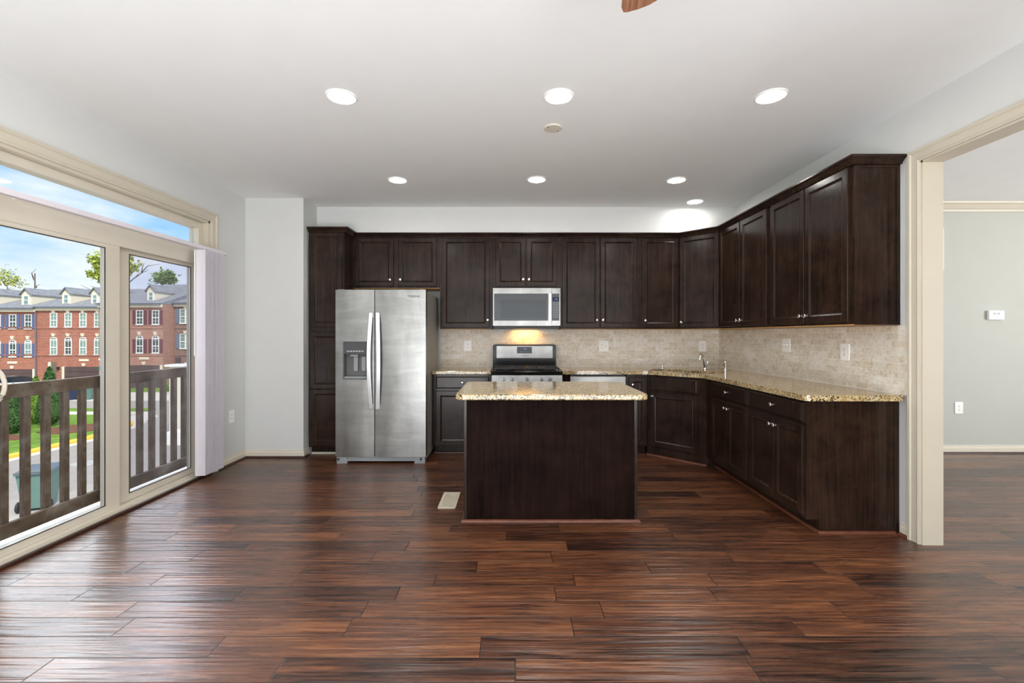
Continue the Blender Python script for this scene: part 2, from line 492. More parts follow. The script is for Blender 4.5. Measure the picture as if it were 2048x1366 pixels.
# ------------------------------------------------------------------ mesh building
class MB:
    def __init__(self):
        self.bm = bmesh.new()
    def poly_faces(self, verts, faces):
        vs = [self.bm.verts.new(v) for v in verts]
        for f in faces:
            try:
                self.bm.faces.new([vs[i] for i in f])
            except ValueError:
                pass
        return self
    def box(self, x0, x1, y0, y1, z0, z1):
        return self.poly_faces(
            [(x0, y0, z0), (x1, y0, z0), (x1, y1, z0), (x0, y1, z0), (x0, y0, z1), (x1, y0, z1), (x1, y1, z1), (x0, y1, z1)],
            [(3, 2, 1, 0), (4, 5, 6, 7), (0, 1, 5, 4), (1, 2, 6, 5), (2, 3, 7, 6), (3, 0, 4, 7)])
    def hexa(self, pts):
        """8 corner points: bottom ring of 4, top ring of 4"""
        return self.poly_faces(pts, [(3, 2, 1, 0), (4, 5, 6, 7), (0, 1, 5, 4), (1, 2, 6, 5), (2, 3, 7, 6), (3, 0, 4, 7)])
    def prism(self, poly, z0, z1, fn=None, holes=()):
        """extrude a 2D polygon (with holes) from z0 to z1; fn maps (a, b, c) to 3D"""
        fn = fn or (lambda a, b, c: (a, b, c))
        loops = [list(poly)] + [list(h) for h in holes]
        flat = [p for l in loops for p in l]
        n = len(flat)
        lo = [self.bm.verts.new(fn(p[0], p[1], z0)) for p in flat]
        hi = [self.bm.verts.new(fn(p[0], p[1], z1)) for p in flat]
        if holes:
            tris = tessellate_polygon([[Vector((p[0], p[1], 0)) for p in l] for l in loops])
            for tri in tris:
                for ring in (lo, hi):
                    try: self.bm.faces.new([ring[i] for i in tri])
                    except ValueError: pass
        else:
            self.bm.faces.new(lo[::-1]); self.bm.faces.new(hi)
        i0 = 0
        for l in loops:
            k = len(l)
            for i in range(k):
                a, b = i0 + i, i0 + (i + 1) % k
                self.bm.faces.new([lo[a], lo[b], hi[b], hi[a]])
            i0 += k
        return self
    def lathe(self, prof, seg=20, fn=None, cap=True):
        """prof: list of (radius, height) turned about the c axis; fn maps to 3D"""
        fn = fn or (lambda a, b, c: (a, b, c))
        rings = []
        for r, h in prof:
            rings.append([self.bm.verts.new(fn(r * math.cos(2 * PI * i / seg), r * math.sin(2 * PI * i / seg), h)) for i in range(seg)])
        for A, B in zip(rings, rings[1:]):
            for i in range(seg):
                self.bm.faces.new([A[i], A[(i + 1) % seg], B[(i + 1) % seg], B[i]])
        if cap:
            self.bm.faces.new(rings[0][::-1]); self.bm.faces.new(rings[-1])
        return self
    def tube(self, pts, r, seg=8):
        pts = [Vector(p) for p in pts]
        rs = r if isinstance(r, (list, tuple)) else [r] * len(pts)
        rings = []
        up = Vector((0, 0, 1))
        for i, p in enumerate(pts):
            d = (pts[min(i + 1, len(pts) - 1)] - pts[max(i - 1, 0)]).normalized()
            ref = up if abs(d.z) < 0.9 else Vector((1, 0, 0))
            a = d.cross(ref).normalized(); b = d.cross(a).normalized()
            rings.append([self.bm.verts.new(p + (a * math.cos(2 * PI * k / seg) + b * math.sin(2 * PI * k / seg)) * rs[i]) for k in range(seg)])
        for A, B in zip(rings, rings[1:]):
            for k in range(seg):
                self.bm.faces.new([A[k], A[(k + 1) % seg], B[(k + 1) % seg], B[k]])
        self.bm.faces.new(rings[0][::-1]); self.bm.faces.new(rings[-1])
        return self
    def sweep(self, path, prof, fn, closed=False):
        """carry a closed profile (offset to the path's left, height) along a 2D path with mitres; fn(a, b, h) to 3D"""
        P = [Vector(p) for p in path]
        n = len(P)
        rings = []
        for i in range(n):
            if closed:
                d0 = (P[i] - P[i - 1]).normalized(); d1 = (P[(i + 1) % n] - P[i]).normalized()
            else:
                d0 = (P[i] - P[i - 1]).normalized() if i else (P[1] - P[0]).normalized()
                d1 = (P[i + 1] - P[i]).normalized() if i < n - 1 else d0
            n0 = Vector((-d0.y, d0.x)); n1 = Vector((-d1.y, d1.x))
            m = (n0 + n1)
            m = m / max(0.2, m.dot(n0)) if m.length > 1e-6 else n0
            rings.append([self.bm.verts.new(fn(P[i].x + m.x * o, P[i].y + m.y * o, h)) for o, h in prof])
        k = len(prof)
        pairs = list(zip(rings, rings[1:])) + ([(rings[-1], rings[0])] if closed else [])
        for A, B in pairs:
            for j in range(k):
                self.bm.faces.new([A[j], A[(j + 1) % k], B[(j + 1) % k], B[j]])
        if not closed:
            self.bm.faces.new(rings[0][::-1]); self.bm.faces.new(rings[-1])
        return self
    def loops(self, rings, cap0=True, cap1=True):
        R = [[self.bm.verts.new(p) for p in r] for r in rings]
        k = len(R[0])
        for A, B in zip(R, R[1:]):
            for j in range(k):
                self.bm.faces.new([A[j], A[(j + 1) % k], B[(j + 1) % k], B[j]])
        if cap0: self.bm.faces.new(R[0][::-1])
        if cap1: self.bm.faces.new(R[-1])
        return self
    def build(self, name, mat, parent=None, bevel=0.0, seg=2, smooth=False, label=None, loc=None, rotz=None):
        bm = self.bm
        bmesh.ops.recalc_face_normals(bm, faces=bm.faces)
        if bevel:
            es = [e for e in bm.edges if len(e.link_faces) == 2 and e.calc_face_angle(0) > 0.5]
            bmesh.ops.bevel(bm, geom=es, offset=bevel, segments=seg, profile=0.5, affect='EDGES', clamp_overlap=True)
        me = bpy.data.meshes.new(name)
        bm.to_mesh(me); bm.free()
        me.materials.append(MATS[mat])
        if smooth:
            for p in me.polygons: p.use_smooth = True
            try: me.set_sharp_from_angle(angle=math.radians(38))
            except Exception: pass
        o = bpy.data.objects.new(name, me)
        COL.objects.link(o)
        if parent is not None: o.parent = parent
        if loc is not None: o.location = loc
        if rotz is not None: o.rotation_euler = (0, 0, rotz)
        if label: o['label'] = label
        return o

def thing(name, label, cat, loc=(0, 0, 0), rotz=0.0, group=None, kind=None):
    o = bpy.data.objects.new(name, None)
    o.empty_display_size = 0.1
    COL.objects.link(o)
    o.location = loc
    o.rotation_euler = (0, 0, rotz)
    tag(o, label, cat, group, kind)
    return o

def tag(o, label, cat, group=None, kind=None):
    o['label'] = label
    o['category'] = cat
    if group: o['group'] = group
    if kind: o['kind'] = kind
    return o

def struct(name, mb, mat, label=None, bevel=0.0, parent=None, cat=None):
    o = mb.build(name, mat, parent, bevel)
    if parent is None:
        o['kind'] = 'structure'
        if label: o['label'] = label
        if cat: o['category'] = cat
    return o

def copy_tree(o, parent=None):
    c = o.copy()
    COL.objects.link(c)
    c.parent = parent
    for ch in [k for k in bpy.data.objects if k.parent == o]:
        copy_tree(ch, c)
    return c

def text(name, body, size, mat, parent, loc, rot=(PI / 2, 0, 0), extrude=0.0006, align='CENTER', shear=0.0):
    cu = bpy.data.curves.new(name, 'FONT')
    cu.body = body
    cu.size = size
    cu.extrude = extrude
    cu.align_x = align
    cu.align_y = 'CENTER'
    cu.shear = shear
    cu.materials.append(MATS[mat])
    tmp = bpy.data.objects.new(name, cu)
    COL.objects.link(tmp)
    bpy.context.view_layer.update()
    me = bpy.data.meshes.new_from_object(tmp.evaluated_get(bpy.context.evaluated_depsgraph_get()))
    bpy.data.objects.remove(tmp)
    me.name = name
    o = bpy.data.objects.new(name, me)
    COL.objects.link(o)
    o.parent = parent
    o.location = loc
    o.rotation_euler = rot
    return o

def rrect(x0, x1, y0, y1, r, n=5):
    pts = []
    for cx, cy, a0 in ((x1 - r, y0 + r, -PI / 2), (x1 - r, y1 - r, 0), (x0 + r, y1 - r, PI / 2), (x0 + r, y0 + r, PI)):
        for i in range(n + 1):
            a = a0 + PI / 2 * i / n
            pts.append((cx + r * math.cos(a), cy + r * math.sin(a)))
    return pts

XZ = lambda a, b, c: (a, c, b)      # polygon in x-z, depth along y
def UX(u, d): return (u - HX) * d / F
def UZ(v, d): return EYE + (HY - v) * d / F

# ------------------------------------------------------------------ room shell
XL, XR = -2.845, 2.545
CEIL = 2.765
BACK = 5.583
SOF = 5.19               # face of the bulkhead above the wall cabinets
BLK_X, BLK_D = -2.225, 4.853
REAR = -4.0
DIN_BACK = 5.03
DX0, DX1 = 2.67, 8.0
OP0, OP1, OPZ = 0.6, 2.83, 2.386      # cased opening in the right wall
GD0, GD1, GDZ = 2.42, 4.285, 2.374    # glass door opening in the left wall
GROUND = -3.6

struct('floor', MB().box(XL - 0.16, DX1, REAR, BACK, -0.12, 0.0), 'plank_floor')
struct('ceiling', MB().box(XL - 0.16, DX1, REAR, BACK + 0.14, CEIL, CEIL + 0.15), 'ceiling_paint')
struct('wall_back', MB().box(XL - 0.16, DX0, BACK, BACK + 0.14, 0, CEIL), 'wall_paint')
struct('wall_soffit', MB().box(BLK_X, XR, SOF, BACK, 2.47, CEIL), 'wall_paint')
struct('wall_corner', MB().box(XL, BLK_X, BLK_D, BACK, 0, CEIL), 'wall_paint')
struct('wall_left', MB().box(XL - 0.16, XL, REAR, GD0, 0, CEIL).box(XL - 0.16, XL, GD1, BACK, 0, CEIL)
       .box(XL - 0.16, XL, GD0, GD1, GDZ, CEIL), 'wall_paint')
struct('wall_right', MB().box(XR, DX0, OP1, BACK, 0, CEIL).box(XR, DX0, OP0, OP1, OPZ, CEIL)
       .box(XR, DX0, REAR, OP0, 0, CEIL), 'wall_paint')
rear = MB()
rear.box(XL - 0.16, DX1, REAR - 0.14, REAR, 0, 0.40).box(XL - 0.16, DX1, REAR - 0.14, REAR, 2.45, CEIL)
rear.box(XL - 0.16, -2.35, REAR - 0.14, REAR, 0.40, 2.45).box(1.95, DX1, REAR - 0.14, REAR, 0.40, 2.45)
struct('wall_rear', rear, 'rear_dimmed')
wf = MB()
for x in (-2.35, -0.94, 0.49, 1.90):
    wf.box(x, x + 0.05, REAR - 0.10, REAR - 0.04, 0.40, 2.45)
for z in (0.40, 1.40, 2.40):
    wf.box(-2.30, 1.90, REAR - 0.10, REAR - 0.04, z, z + 0.05)
struct('window_2', wf, 'frame_cream')  # unseen windows, put in for soft light from behind
struct('wall_dining_back', MB().box(DX0, DX1, DIN_BACK, DIN_BACK + 0.12, 0, CEIL), 'dining_paint')
struct('wall_dining_side', MB().box(DX1, DX1 + 0.12, REAR, DIN_BACK + 0.12, 0, 0.45).box(DX1, DX1 + 0.12, REAR, DIN_BACK + 0.12, 2.45, CEIL)
       .box(DX1, DX1 + 0.12, REAR, 0.05, 0.45, 2.45).box(DX1, DX1 + 0.12, 3.15, DIN_BACK + 0.12, 0.45, 2.45), 'dining_paint')

# baseboards with dark shoe
BB = [(0, 0.0), (0.014, 0.0), (0.014, 0.055), (0.009, 0.062), (0.007, 0.085), (0, 0.085)]
SH = [(0.0142, 0.0), (0.032, 0.0), (0.031, 0.008), (0.026, 0.015), (0.0142, 0.018)]
XY = lambda a, b, h: (a, b, h)
pb = [(BLK_X, BACK - 0.7), (BLK_X, BLK_D), (XL, BLK_D), (XL, 4.375)]
def rev(p): return [(-o, h) for o, h in p][::-1]
pb = [(BLK_X, 4.93), (BLK_X, BLK_D), (XL, BLK_D), (XL, 4.38)]
struct('baseboard_left', MB().sweep(pb, BB, XY), 'trim_cream')
struct('trim_1', MB().sweep(pb, SH, XY), 'dark_shoe')
pd = [(DX1, DIN_BACK), (DX0, DIN_BACK)]
struct('baseboard_dining', MB().sweep(pd, [(o * 1.1, h * 1.05) for o, h in BB], XY), 'trim_cream')
struct('trim_2', MB().sweep(pd, SH, XY), 'dark_shoe')
struct('baseboard_right', MB().sweep([(XR, 2.97), (XR, 2.912)], rev(BB), XY), 'trim_cream')
struct('trim_3', MB().sweep([(XR, 2.97), (XR, 2.912)], rev(SH), XY), 'shoe_wood')
pc = [(0, 0), (0.012, 0), (0.02, 0.02), (0.03, 0.028), (0.06, 0.07), (0.075, 0.078), (0.08, 0.098), (0, 0.098)]
struct('trim_4', MB().sweep(pd, [(o, CEIL - 0.0985 + h) for o, h in pc], XY), 'trim_beige')

# casings: profile (offset across the face, height out of the wall)
CS = [(0.0, 0.0), (0.0, 0.014), (0.012, 0.020), (0.020, 0.014), (0.058, 0.018), (0.066, 0.026), (0.083, 0.026), (0.083, 0.0)]
# left: path in (y, z) walked so that the left-hand side is outside the opening
pl = [(GD1, 0.0), (GD1, GDZ), (GD0, GDZ), (GD0, 0.0)]
struct('trim_5', MB().sweep(pl, rev(CS), lambda a, b, h: (XL + h, a, b)), 'trim_beige')
pr = [(OP1, 0.0), (OP1, OPZ), (OP0, OPZ), (OP0, 0.0)]
CSR = [(o * 0.93, h * 0.8) for o, h in CS]
struct('trim_6', MB().sweep(pr, rev(CSR), lambda a, b, h: (XR - h, a, b)), 'trim_beige')
struct('trim_7', MB().sweep(pr, rev(CSR), lambda a, b, h: (DX0 + h, a, b)), 'trim_beige')
jm = MB().box(XR - 0.002, DX0 + 0.002, OP1 - 0.012, OP1, 0, OPZ).box(XR - 0.002, DX0 + 0.002, OP0, OP0 + 0.012, 0, OPZ)
jm.box(XR - 0.002, DX0 + 0.002, OP0, OP1, OPZ - 0.012, OPZ)
struct('trim_8', jm, 'trim_beige')

# ------------------------------------------------------------------ glass door and transom
def glass_door():
    root = thing('door_1', 'cream sliding glass door onto the railed balcony', 'door', (XL, GD0, 0), 0, None, 'structure')
    L = GD1 - GD0
    # local: x towards the room, y along the wall, z up
    jam = MB()
    jam.box(-0.16, 0.0, 0.0, 0.02, 0, GDZ).box(-0.16, 0.0, L - 0.02, L, 0, GDZ).box(-0.16, 0.0, 0, L, GDZ - 0.02, GDZ)
    jam.build('jamb', 'trim_beige', root)
    fr = MB()
    fr.box(-0.145, -0.045, 0.02, 0.055, 0, 2.10).box(-0.145, -0.045, L - 0.055, L - 0.02, 0, 2.10)
    fr.box(-0.145, -0.045, 0.055, L - 0.055, 1.955, 2.10)
    fr.build('frame', 'frame_cream', root, 0.004)
    sill = MB().box(-0.155, -0.004, 0.02, L - 0.02, 0.0, 0.028).box(-0.05, -0.035, 0.02, L - 0.02, 0.028, 0.045)
    sill.box(-0.105, -0.095, 0.02, L - 0.02, 0.028, 0.042)
    sill.build('sill', 'frame_cream', root)
    MB().box(-0.004, 0.022, 0.0, L, 0.0, 0.02).build('threshold_strip', 'dark_shoe', root, 0.005)
    def panel(y0, y1, xo, glass, label, st0, st1):
        p = MB()
        z0, z1 = 0.03, 1.962
        p.box(xo - 0.04, xo, y0, y0 + st0, z0, z1).box(xo - 0.04, xo, y1 - st1, y1, z0, z1)
        p.box(xo - 0.04, xo, y0 + st0, y1 - st1, z0, z0 + 0.055).box(xo - 0.04, xo, y0 + st0, y1 - st1, z1 - 0.035, z1)
        po = p.build('door_panel', 'frame_cream', root, 0.003, label=label)
        g = MB()
        a0, a1, b0, b1 = y0 + st0, y1 - st1, z0 + 0.055, z1 - 0.035
        for q in ((a0, a0 + 0.006, b0, b1), (a1 - 0.006, a1, b0, b1), (a0, a1, b0, b0 + 0.006), (a0, a1, b1 - 0.006, b1)):
            g.box(xo - 0.004, xo + 0.001, *q)
        g.build('gasket', 'frame_dark', po)
        MB().box(xo - 0.024, xo - 0.018, a0, a1, b0, b1).build('glass', glass, po)
        return po
    p1 = panel(0.06, 3.36 - GD0, -0.05, 'glass_clear', 'sliding panel with the clear pane and a D handle', 0.07, 0.12)
    p2 = panel(3.34 - GD0, L - 0.045, -0.10, 'glass_screened', 'fixed panel with the slightly dimmer pane', 0.16, 0.066)
    h = []
    for i in range(13):
        a = PI * i / 12
        h.append((-0.048 + 0.055 * math.sin(a), 0.105 + 0.020 * math.sin(a), 1.02 - 0.10 * math.cos(a)))
    MB().tube(h, 0.011, 8).build('handle', 'frame_cream', p1, smooth=True)
    MB().box(-0.05, -0.044, 0.085, 0.122, 0.90, 1.14).build('handle_plate', 'frame_cream', p1)
    return root

def transom():
    root = thing('window_1', 'long transom pane above the sliding glass door', 'window', (XL, GD0, 0), 0, None, 'structure')
    L = GD1 - GD0
    fr = MB()
    fr.box(-0.145, -0.055, 0.02, 0.075, 2.10, GDZ - 0.02).box(-0.145, -0.055, L - 0.075, L - 0.02, 2.10, GDZ - 0.02)
    fr.box(-0.145, -0.055, 0.075, L - 0.075, 2.295, GDZ - 0.02).box(-0.145, -0.055, 0.075, L - 0.075, 2.10, 2.135)
    fr.build('frame', 'frame_cream', root, 0.004)
    MB().box(-0.11, -0.104, 0.075, L - 0.075, 2.135, 2.295).build('glass', 'glass_clear', root)

glass_door()
transom()

def vertical_blind():
    root = thing('vertical_blind', 'white vertical blind drawn aside at the glass door', 'blind', (-2.775, 4.19, 2.07))
    MB().box(-0.022, 0.022, -1.85, 0.21, 0.0, 0.034).build('headrail', 'vane_white', root, 0.004, label='slim headrail of the blind')
    for y in (0.15, -1.6):
        MB().box(-0.07, -0.0225, y, y + 0.03, 0.008, 0.03).build('bracket', 'white_plastic', root)
    va = None
    for i in range(22):
        y = -0.14 + i * 0.0125
        if va is None:
            pts = [(-0.0445 + 0.089 * k / 6, 0.006 * math.sin(PI * k / 6)) for k in range(7)]
            poly = pts + [(p[0], p[1] + 0.0012) for p in reversed(pts)]
            va = MB().prism(poly, -2.02, -0.004).build('vane', 'vane_white', root)
            v = va
        else:
            v = va.copy(); COL.objects.link(v); v.parent = root
        v.location = (0, y, 0.0 + 0.001 * (i % 2))
        v.rotation_euler = (0, 0, rnd.uniform(-0.10, 0.10) + (0.12 if i == 0 else 0))
    MB().tube([(-0.03, -0.17, -0.01), (-0.03, -0.172, -0.95)], 0.0035, 6).build('wand', 'white_plastic', root)

vertical_blind()

# ------------------------------------------------------------------ cabinet parts
def panel_door(w, h, stile=0.055, t=0.02, x0=0.0, z0=0.0):
    """frame-and-panel door: outer rounded edge, flat frame, bead, recessed panel; front faces -y"""
    rings = []
    for ins, y in ((0.0, 0.0), (0.0, -t + 0.004), (0.004, -t), (stile - 0.006, -t), (stile - 0.003, -t - 0.0015), (stile + 0.002, -t + 0.003),
                   (stile + 0.010, -t + 0.008), (stile + 0.014, -t + 0.0085)):
        rings.append([(x0 + ins, y, z0 + ins), (x0 + w - ins, y, z0 + ins), (x0 + w - ins, y, z0 + h - ins), (x0 + ins, y, z0 + h - ins)])
    return MB().loops(rings)

def drawer_front(w, h, t=0.02, x0=0.0, z0=0.0):
    rings = []
    for ins, y in ((0.0, 0.0), (0.0, -t + 0.006), (0.003, -t + 0.003), (0.009, -t + 0.002), (0.012, -t), (0.016, -t)):
        rings.append([(x0 + ins, y, z0 + ins), (x0 + w - ins, y, z0 + ins), (x0 + w - ins, y, z0 + h - ins), (x0 + ins, y, z0 + h - ins)])
    return MB().loops(rings)

KNOB = [None]
def knob(parent, x, y, z):
    if KNOB[0] is None:
        prof = [(0.009, 0.0), (0.009, 0.002), (0.0055, 0.004), (0.0048, 0.012), (0.008, 0.016), (0.0145, 0.019), (0.0155, 0.022), (0.0135, 0.0255), (0.008, 0.0275), (0.001, 0.028)]
        o = MB().lathe(prof, 18, lambda a, b, c: (a, -c, b)).build('knob', 'nickel', parent, smooth=True)
        o['label'] = 'round satin nickel knob'
        KNOB[0] = o
    else:
        o = KNOB[0].copy(); COL.objects.link(o); o.parent = parent
    o.location = (x, y, z)
    return o

def cabinet(name, label, loc, rotz, w, h, depth, fronts, group, toe=0.0, mat='espresso', upper=False, body_poly=None, toe_back=0.075, body_top=None):
    root = thing(name, label, 'cabinet', loc, rotz, group)
    b = MB()
    top = h if body_top is None else body_top
    zb = toe if toe else (0.004 if upper else 0.0)
    if body_poly:
        b.prism(body_poly, zb, top)
        if body_top is not None:
            b.box(0, w, 0, 0.02, top, h)
    else:
        b.box(0, w, 0, depth, zb, h)
        if toe:
            b.box(0.0, w, toe_back, depth, 0.0, toe)
    b.build('body', mat, root)
    if upper:
        bp = MB()
        if body_poly: bp.prism(body_poly, 0.0, 0.004)
        else: bp.box(0, w, 0.0, depth, 0.0, 0.004)
        bp.build('bottom_panel', 'raw_maple', root, label='unstained pale wood underside')
    for f in fronts:
        kind, x0, x1, z0, z1, kn = f
        if kind == 'door':
            o = panel_door(x1 - x0, z1 - z0, 0.052, 0.02, x0, z0).build('door', mat, root)
        else:
            o = drawer_front(x1 - x0, z1 - z0, 0.02, x0, z0).build('drawer' if kind == 'drawer' else 'false_front', mat, root)
        if kn:
            knob(o, kn[0], -0.0195, kn[1])
    return root

UB, UT = 1.37, 2.43         # wall cabinets, bottom and top
UF = 5.22                   # front of their boxes
DZ0, DZ1 = 1.392, 2.416
UPPER = 'dark wood wall cabinets with nickel knobs'
def ux(u): return (u - HX) / 175.0
def back_upper(label, xa, xb, doors, zb=UB):
    fr = []
    for u0, u1, ku, kv in doors:
        fr.append(('door', ux(u0) - xa, ux(u1) - xa, (DZ0 if zb == UB else 1.863) - zb, DZ1 - zb, (ux(ku) - xa, UZ(kv, 5.18) - zb) if ku else None))
    return cabinet('wall_cabinet', label, (xa, UF, zb), 0, xb - xa - 0.0015, UT - zb, BACK - 0.003 - UF, fr, UPPER, upper=True)

back_upper('short two-door dark wall cabinet above the refrigerator', -1.8195, -0.826, [(710.7, 786.7, 780.5, 559), (797, 873.6, 801, 559)], 1.84)
back_upper('tall single-door dark wall cabinet between refrigerator and microwave', -0.826, -0.222, [(883.6, 979, 975.5, 640)])
back_upper('short two-door dark wall cabinet above the microwave', -0.222, 0.555, [(991, 1051, 1046.4, 558.6), (1053, 1114.5, 1058, 558.6)], 1.84)
back_upper('tall two-door dark wall cabinet just right of the microwave', 0.555, 1.468, [(1124.6, 1199.6, 1194, 640), (1201, 1274.4, 1206, 640)])
back_upper('narrow single-door dark wall cabinet left of the angled corner one', 1.468, 1.92, [(1284.5, 1356.5, 1290.6, 640.6)])

FXR = 2.245                 # face of the right-hand wall cabinets
def loc_poly(pts, loc, rotz):
    M = Matrix.Rotation(-rotz, 2)
    return [tuple(M @ Vector((p[0] - loc[0], p[1] - loc[1]))) for p in pts]
cl = (1.92, UF)
wd = math.hypot(FXR - 1.92, 0.325)
cabinet('wall_cabinet', 'angled corner wall cabinet above the sink with one glossy door', (1.92, UF, UB), -PI / 4, wd, UT - UB, 0,
        [('door', 0.012, wd - 0.012, DZ0 - UB, DZ1 - UB, (0.035, 0.08))], UPPER, upper=True,
        body_poly=loc_poly([(1.9205, UF), (FXR, UF - 0.3245), (XR - 0.003, UF - 0.3245), (XR - 0.003, BACK - 0.003), (1.9205, BACK - 0.003)], cl, -PI / 4))
def right_upper(label, d0, d1, doors):
    fr = [('door', d0 - a, d0 - b, DZ0 - UB, DZ1 - UB, (d0 - k, 0.078)) for a, b, k in doors]
    return cabinet('wall_cabinet', label, (FXR, d0, UB), -PI / 2, d0 - d1 - 0.0015, UT - UB, XR - 0.003 - FXR, fr, UPPER, upper=True)
right_upper('two-door dark wall cabinet on the right wall beside the angled corner one', 4.894, 3.95, [(4.885, 4.457, 4.485), (4.44, 3.986, 4.412)])
ru = right_upper('end two-door dark wall cabinet nearest the cased opening', 3.95, 2.985, [(3.92, 3.473, 3.50), (3.461, 3.018, 3.433)])
# finished end panel with a frame
ep = MB()
W = XR - 0.003 - FXR
for q in ((0, W, 0.0, 0.02), (0, W, UT - UB - 0.03, UT - UB), (0.0, 0.03, 0.02, UT - UB - 0.03), (W - 0.022, W, 0.02, UT - UB - 0.03)):
    ep.box(0.9645, 0.9705, q[0], q[1], q[2], q[3])
ep.build('end_trim', 'espresso', ru)

# pantry
PX0, PX1, PF = -2.205, -1.82, 4.94
def px(u): return (u - HX) / 185.0 - PX0
pz = lambda v: EYE + (HY - v) / 185.0
cabinet('pantry_cabinet', 'tall dark pantry cabinet with three stacked doors beside the refrigerator', (PX0, PF, 0), 0, PX1 - PX0, UT, BACK - 0.003 - PF,
        [('door', px(620), px(684), 1.392, 2.416, None), ('door', px(620), px(684), 0.724, 1.338, None), ('door', px(620), px(684), 0.105, 0.717, None)],
        None, toe=0.09)

# crown along the tops
path = [(PX1, UF + 0.002)]
path = [(PX0, PF), (PX1, PF), (PX1, UF), (1.92, UF), (FXR, UF - 0.325), (FXR, 2.985), (XR - 0.003, 2.985)]
CR = [(0.0, 2.4305), (0.006, 2.4305), (0.012, 2.436), (0.020, 2.441), (0.040, 2.452), (0.052, 2.458), (0.058, 2.461), (0.058, 2.4685), (0.0, 2.4685)]
CR = [(0.001, 2.418), (0.021, 2.418), (0.024, 2.426), (0.028, 2.430), (0.044, 2.447), (0.056, 2.454), (0.060, 2.457), (0.060, 2.4685), (0.001, 2.4685)]
crn = MB().sweep(path, [(-o, h) for o, h in CR][::-1], XY).build('crown_molding', 'espresso')
tag(crn, 'dark crown molding running along the tops of the wall cabinets', 'crown molding')

# ------------------------------------------------------------------ base cabinets
QR = [(0.0, 0.0), (0.017, 0.0), (0.0165, 0.006), (0.013, 0.012), (0.007, 0.0165), (0.0, 0.018)]
BT = 0.876
BF = 4.975
BASE = 'dark wood base cabinets under the granite worktops'
bx = lambda u: (u - HX) / 183.6
xa = -0.862
cabinet('base_cabinet', 'dark base cabinet with one drawer between refrigerator and range', (xa, BF, 0), 0, 0.632, BT, BACK - 0.003 - BF,
        [('drawer', bx(872) - xa, bx(978) - xa, 0.722, 0.851, (bx(925) - xa, 0.787)),
         ('door', bx(872) - xa, bx(978) - xa, 0.10, 0.695, (bx(970) - xa, 0.64))], BASE, toe=0.09)
fl = MB().box(0.556, 0.626, BF - 0.005, BF + 0.4, 0.0, BT).build('filler_panel', 'espresso_panel')
tag(fl, 'narrow dark filler strip between range and dishwasher', 'panel')
xa = 1.248
cabinet('base_cabinet', 'narrow full-height-door base cabinet between dishwasher and sink corner', (xa, BF, 0), 0, 0.228, BT, BACK - 0.003 - BF,
        [('door', bx(1257.6) - xa, bx(1292.4) - xa, 0.10, 0.846, (bx(1265) - xa, 0.765))], BASE, toe=0.09)
SL = (1.478, BF)
sw = math.hypot(0.457, 0.457)
cabinet('base_cabinet', 'angled corner sink base cabinet with one wide door', (SL[0], SL[1], 0), -PI / 4, sw, BT, 0,
        [('false', 0.045, sw - 0.09, 0.708, 0.852, None), ('door', 0.045, sw - 0.09, 0.105, 0.688, (0.075, 0.645))], BASE,
        body_poly=loc_poly([(1.4785, BF), (1.935, BF - 0.4565), (XR - 0.003, BF - 0.4565), (XR - 0.003, BACK - 0.003), (1.4785, BACK - 0.003)], SL, -PI / 4), body_top=0.68)
RBX = 1.935
def right_base(label, d0, d1, a, b, m, ko):
    r = cabinet('base_cabinet', label, (RBX, d0, 0), -PI / 2, d0 - d1 - 0.0015, BT, XR - 0.003 - RBX,
                   [('drawer', d0 - a, d0 - b, 0.728, 0.857, (d0 - (a + b) / 2, 0.793)),
                    ('door', d0 - a, d0 - m - 0.001, 0.118, 0.704, (d0 - m - 0.028, 0.648)),
                    ('door', d0 - m + 0.001, d0 - b, 0.118, 0.704, (d0 - m + 0.028, 0.648))], BASE, toe=0.09, toe_back=0.085)
    MB().sweep([(0.016 if ko else 0.0, 0.0845), (d0 - d1 - 0.002, 0.0845)], [(-o, h) for o, h in QR][::-1], XY).build('shoe_molding', 'shoe_wood', r, label='reddish brown strip along the toe space')
    return r
right_base('base cabinet on the right wall beside the angled sink corner', 4.517, 3.703, 4.382, 3.729, 4.055, 1)
rb = right_base('end base cabinet with the broad dark side panel near the cased opening', 3.703, 2.99, 3.677, 3.006, 3.335, 0)
MB().box(0.7125, 0.7165, XR - 0.035 - RBX, XR - 0.004 - RBX, 0.0, BT).build('end_trim', 'espresso', rb)

sh = MB().sweep([(1.4785, BF - 0.001), (1.9355, BF - 0.458)], [(-o, h) for o, h in QR][::-1], XY)
o = sh.build('shoe_molding', 'shoe_wood')
tag(o, 'reddish brown shoe molding along the foot of the angled sink cabinet', 'molding')
sh = MB()
sh.sweep([(2.003, 2.987), (XR - 0.034, 2.987)], [(-o, h) for o, h in QR][::-1], XY)
o = sh.build('shoe_molding', 'shoe_wood')
tag(o, 'reddish brown shoe molding under the broad end panel by the cased opening', 'molding')
o = MB().sweep([(-0.862, BF + 0.0745), (-0.23, BF + 0.0745)], [(-o, h) for o, h in QR][::-1], XY).build('shoe_molding', 'dark_shoe')
tag(o, 'short shoe molding under the base cabinet beside the refrigerator', 'molding')
o = MB().sweep([(PX0, PF + 0.0745), (PX1, PF + 0.0745)], [(-o, h) for o, h in QR][::-1], XY).build('shoe_molding', 'trim_beige')
tag(o, 'pale strip on the floor under the pantry toe space', 'molding')

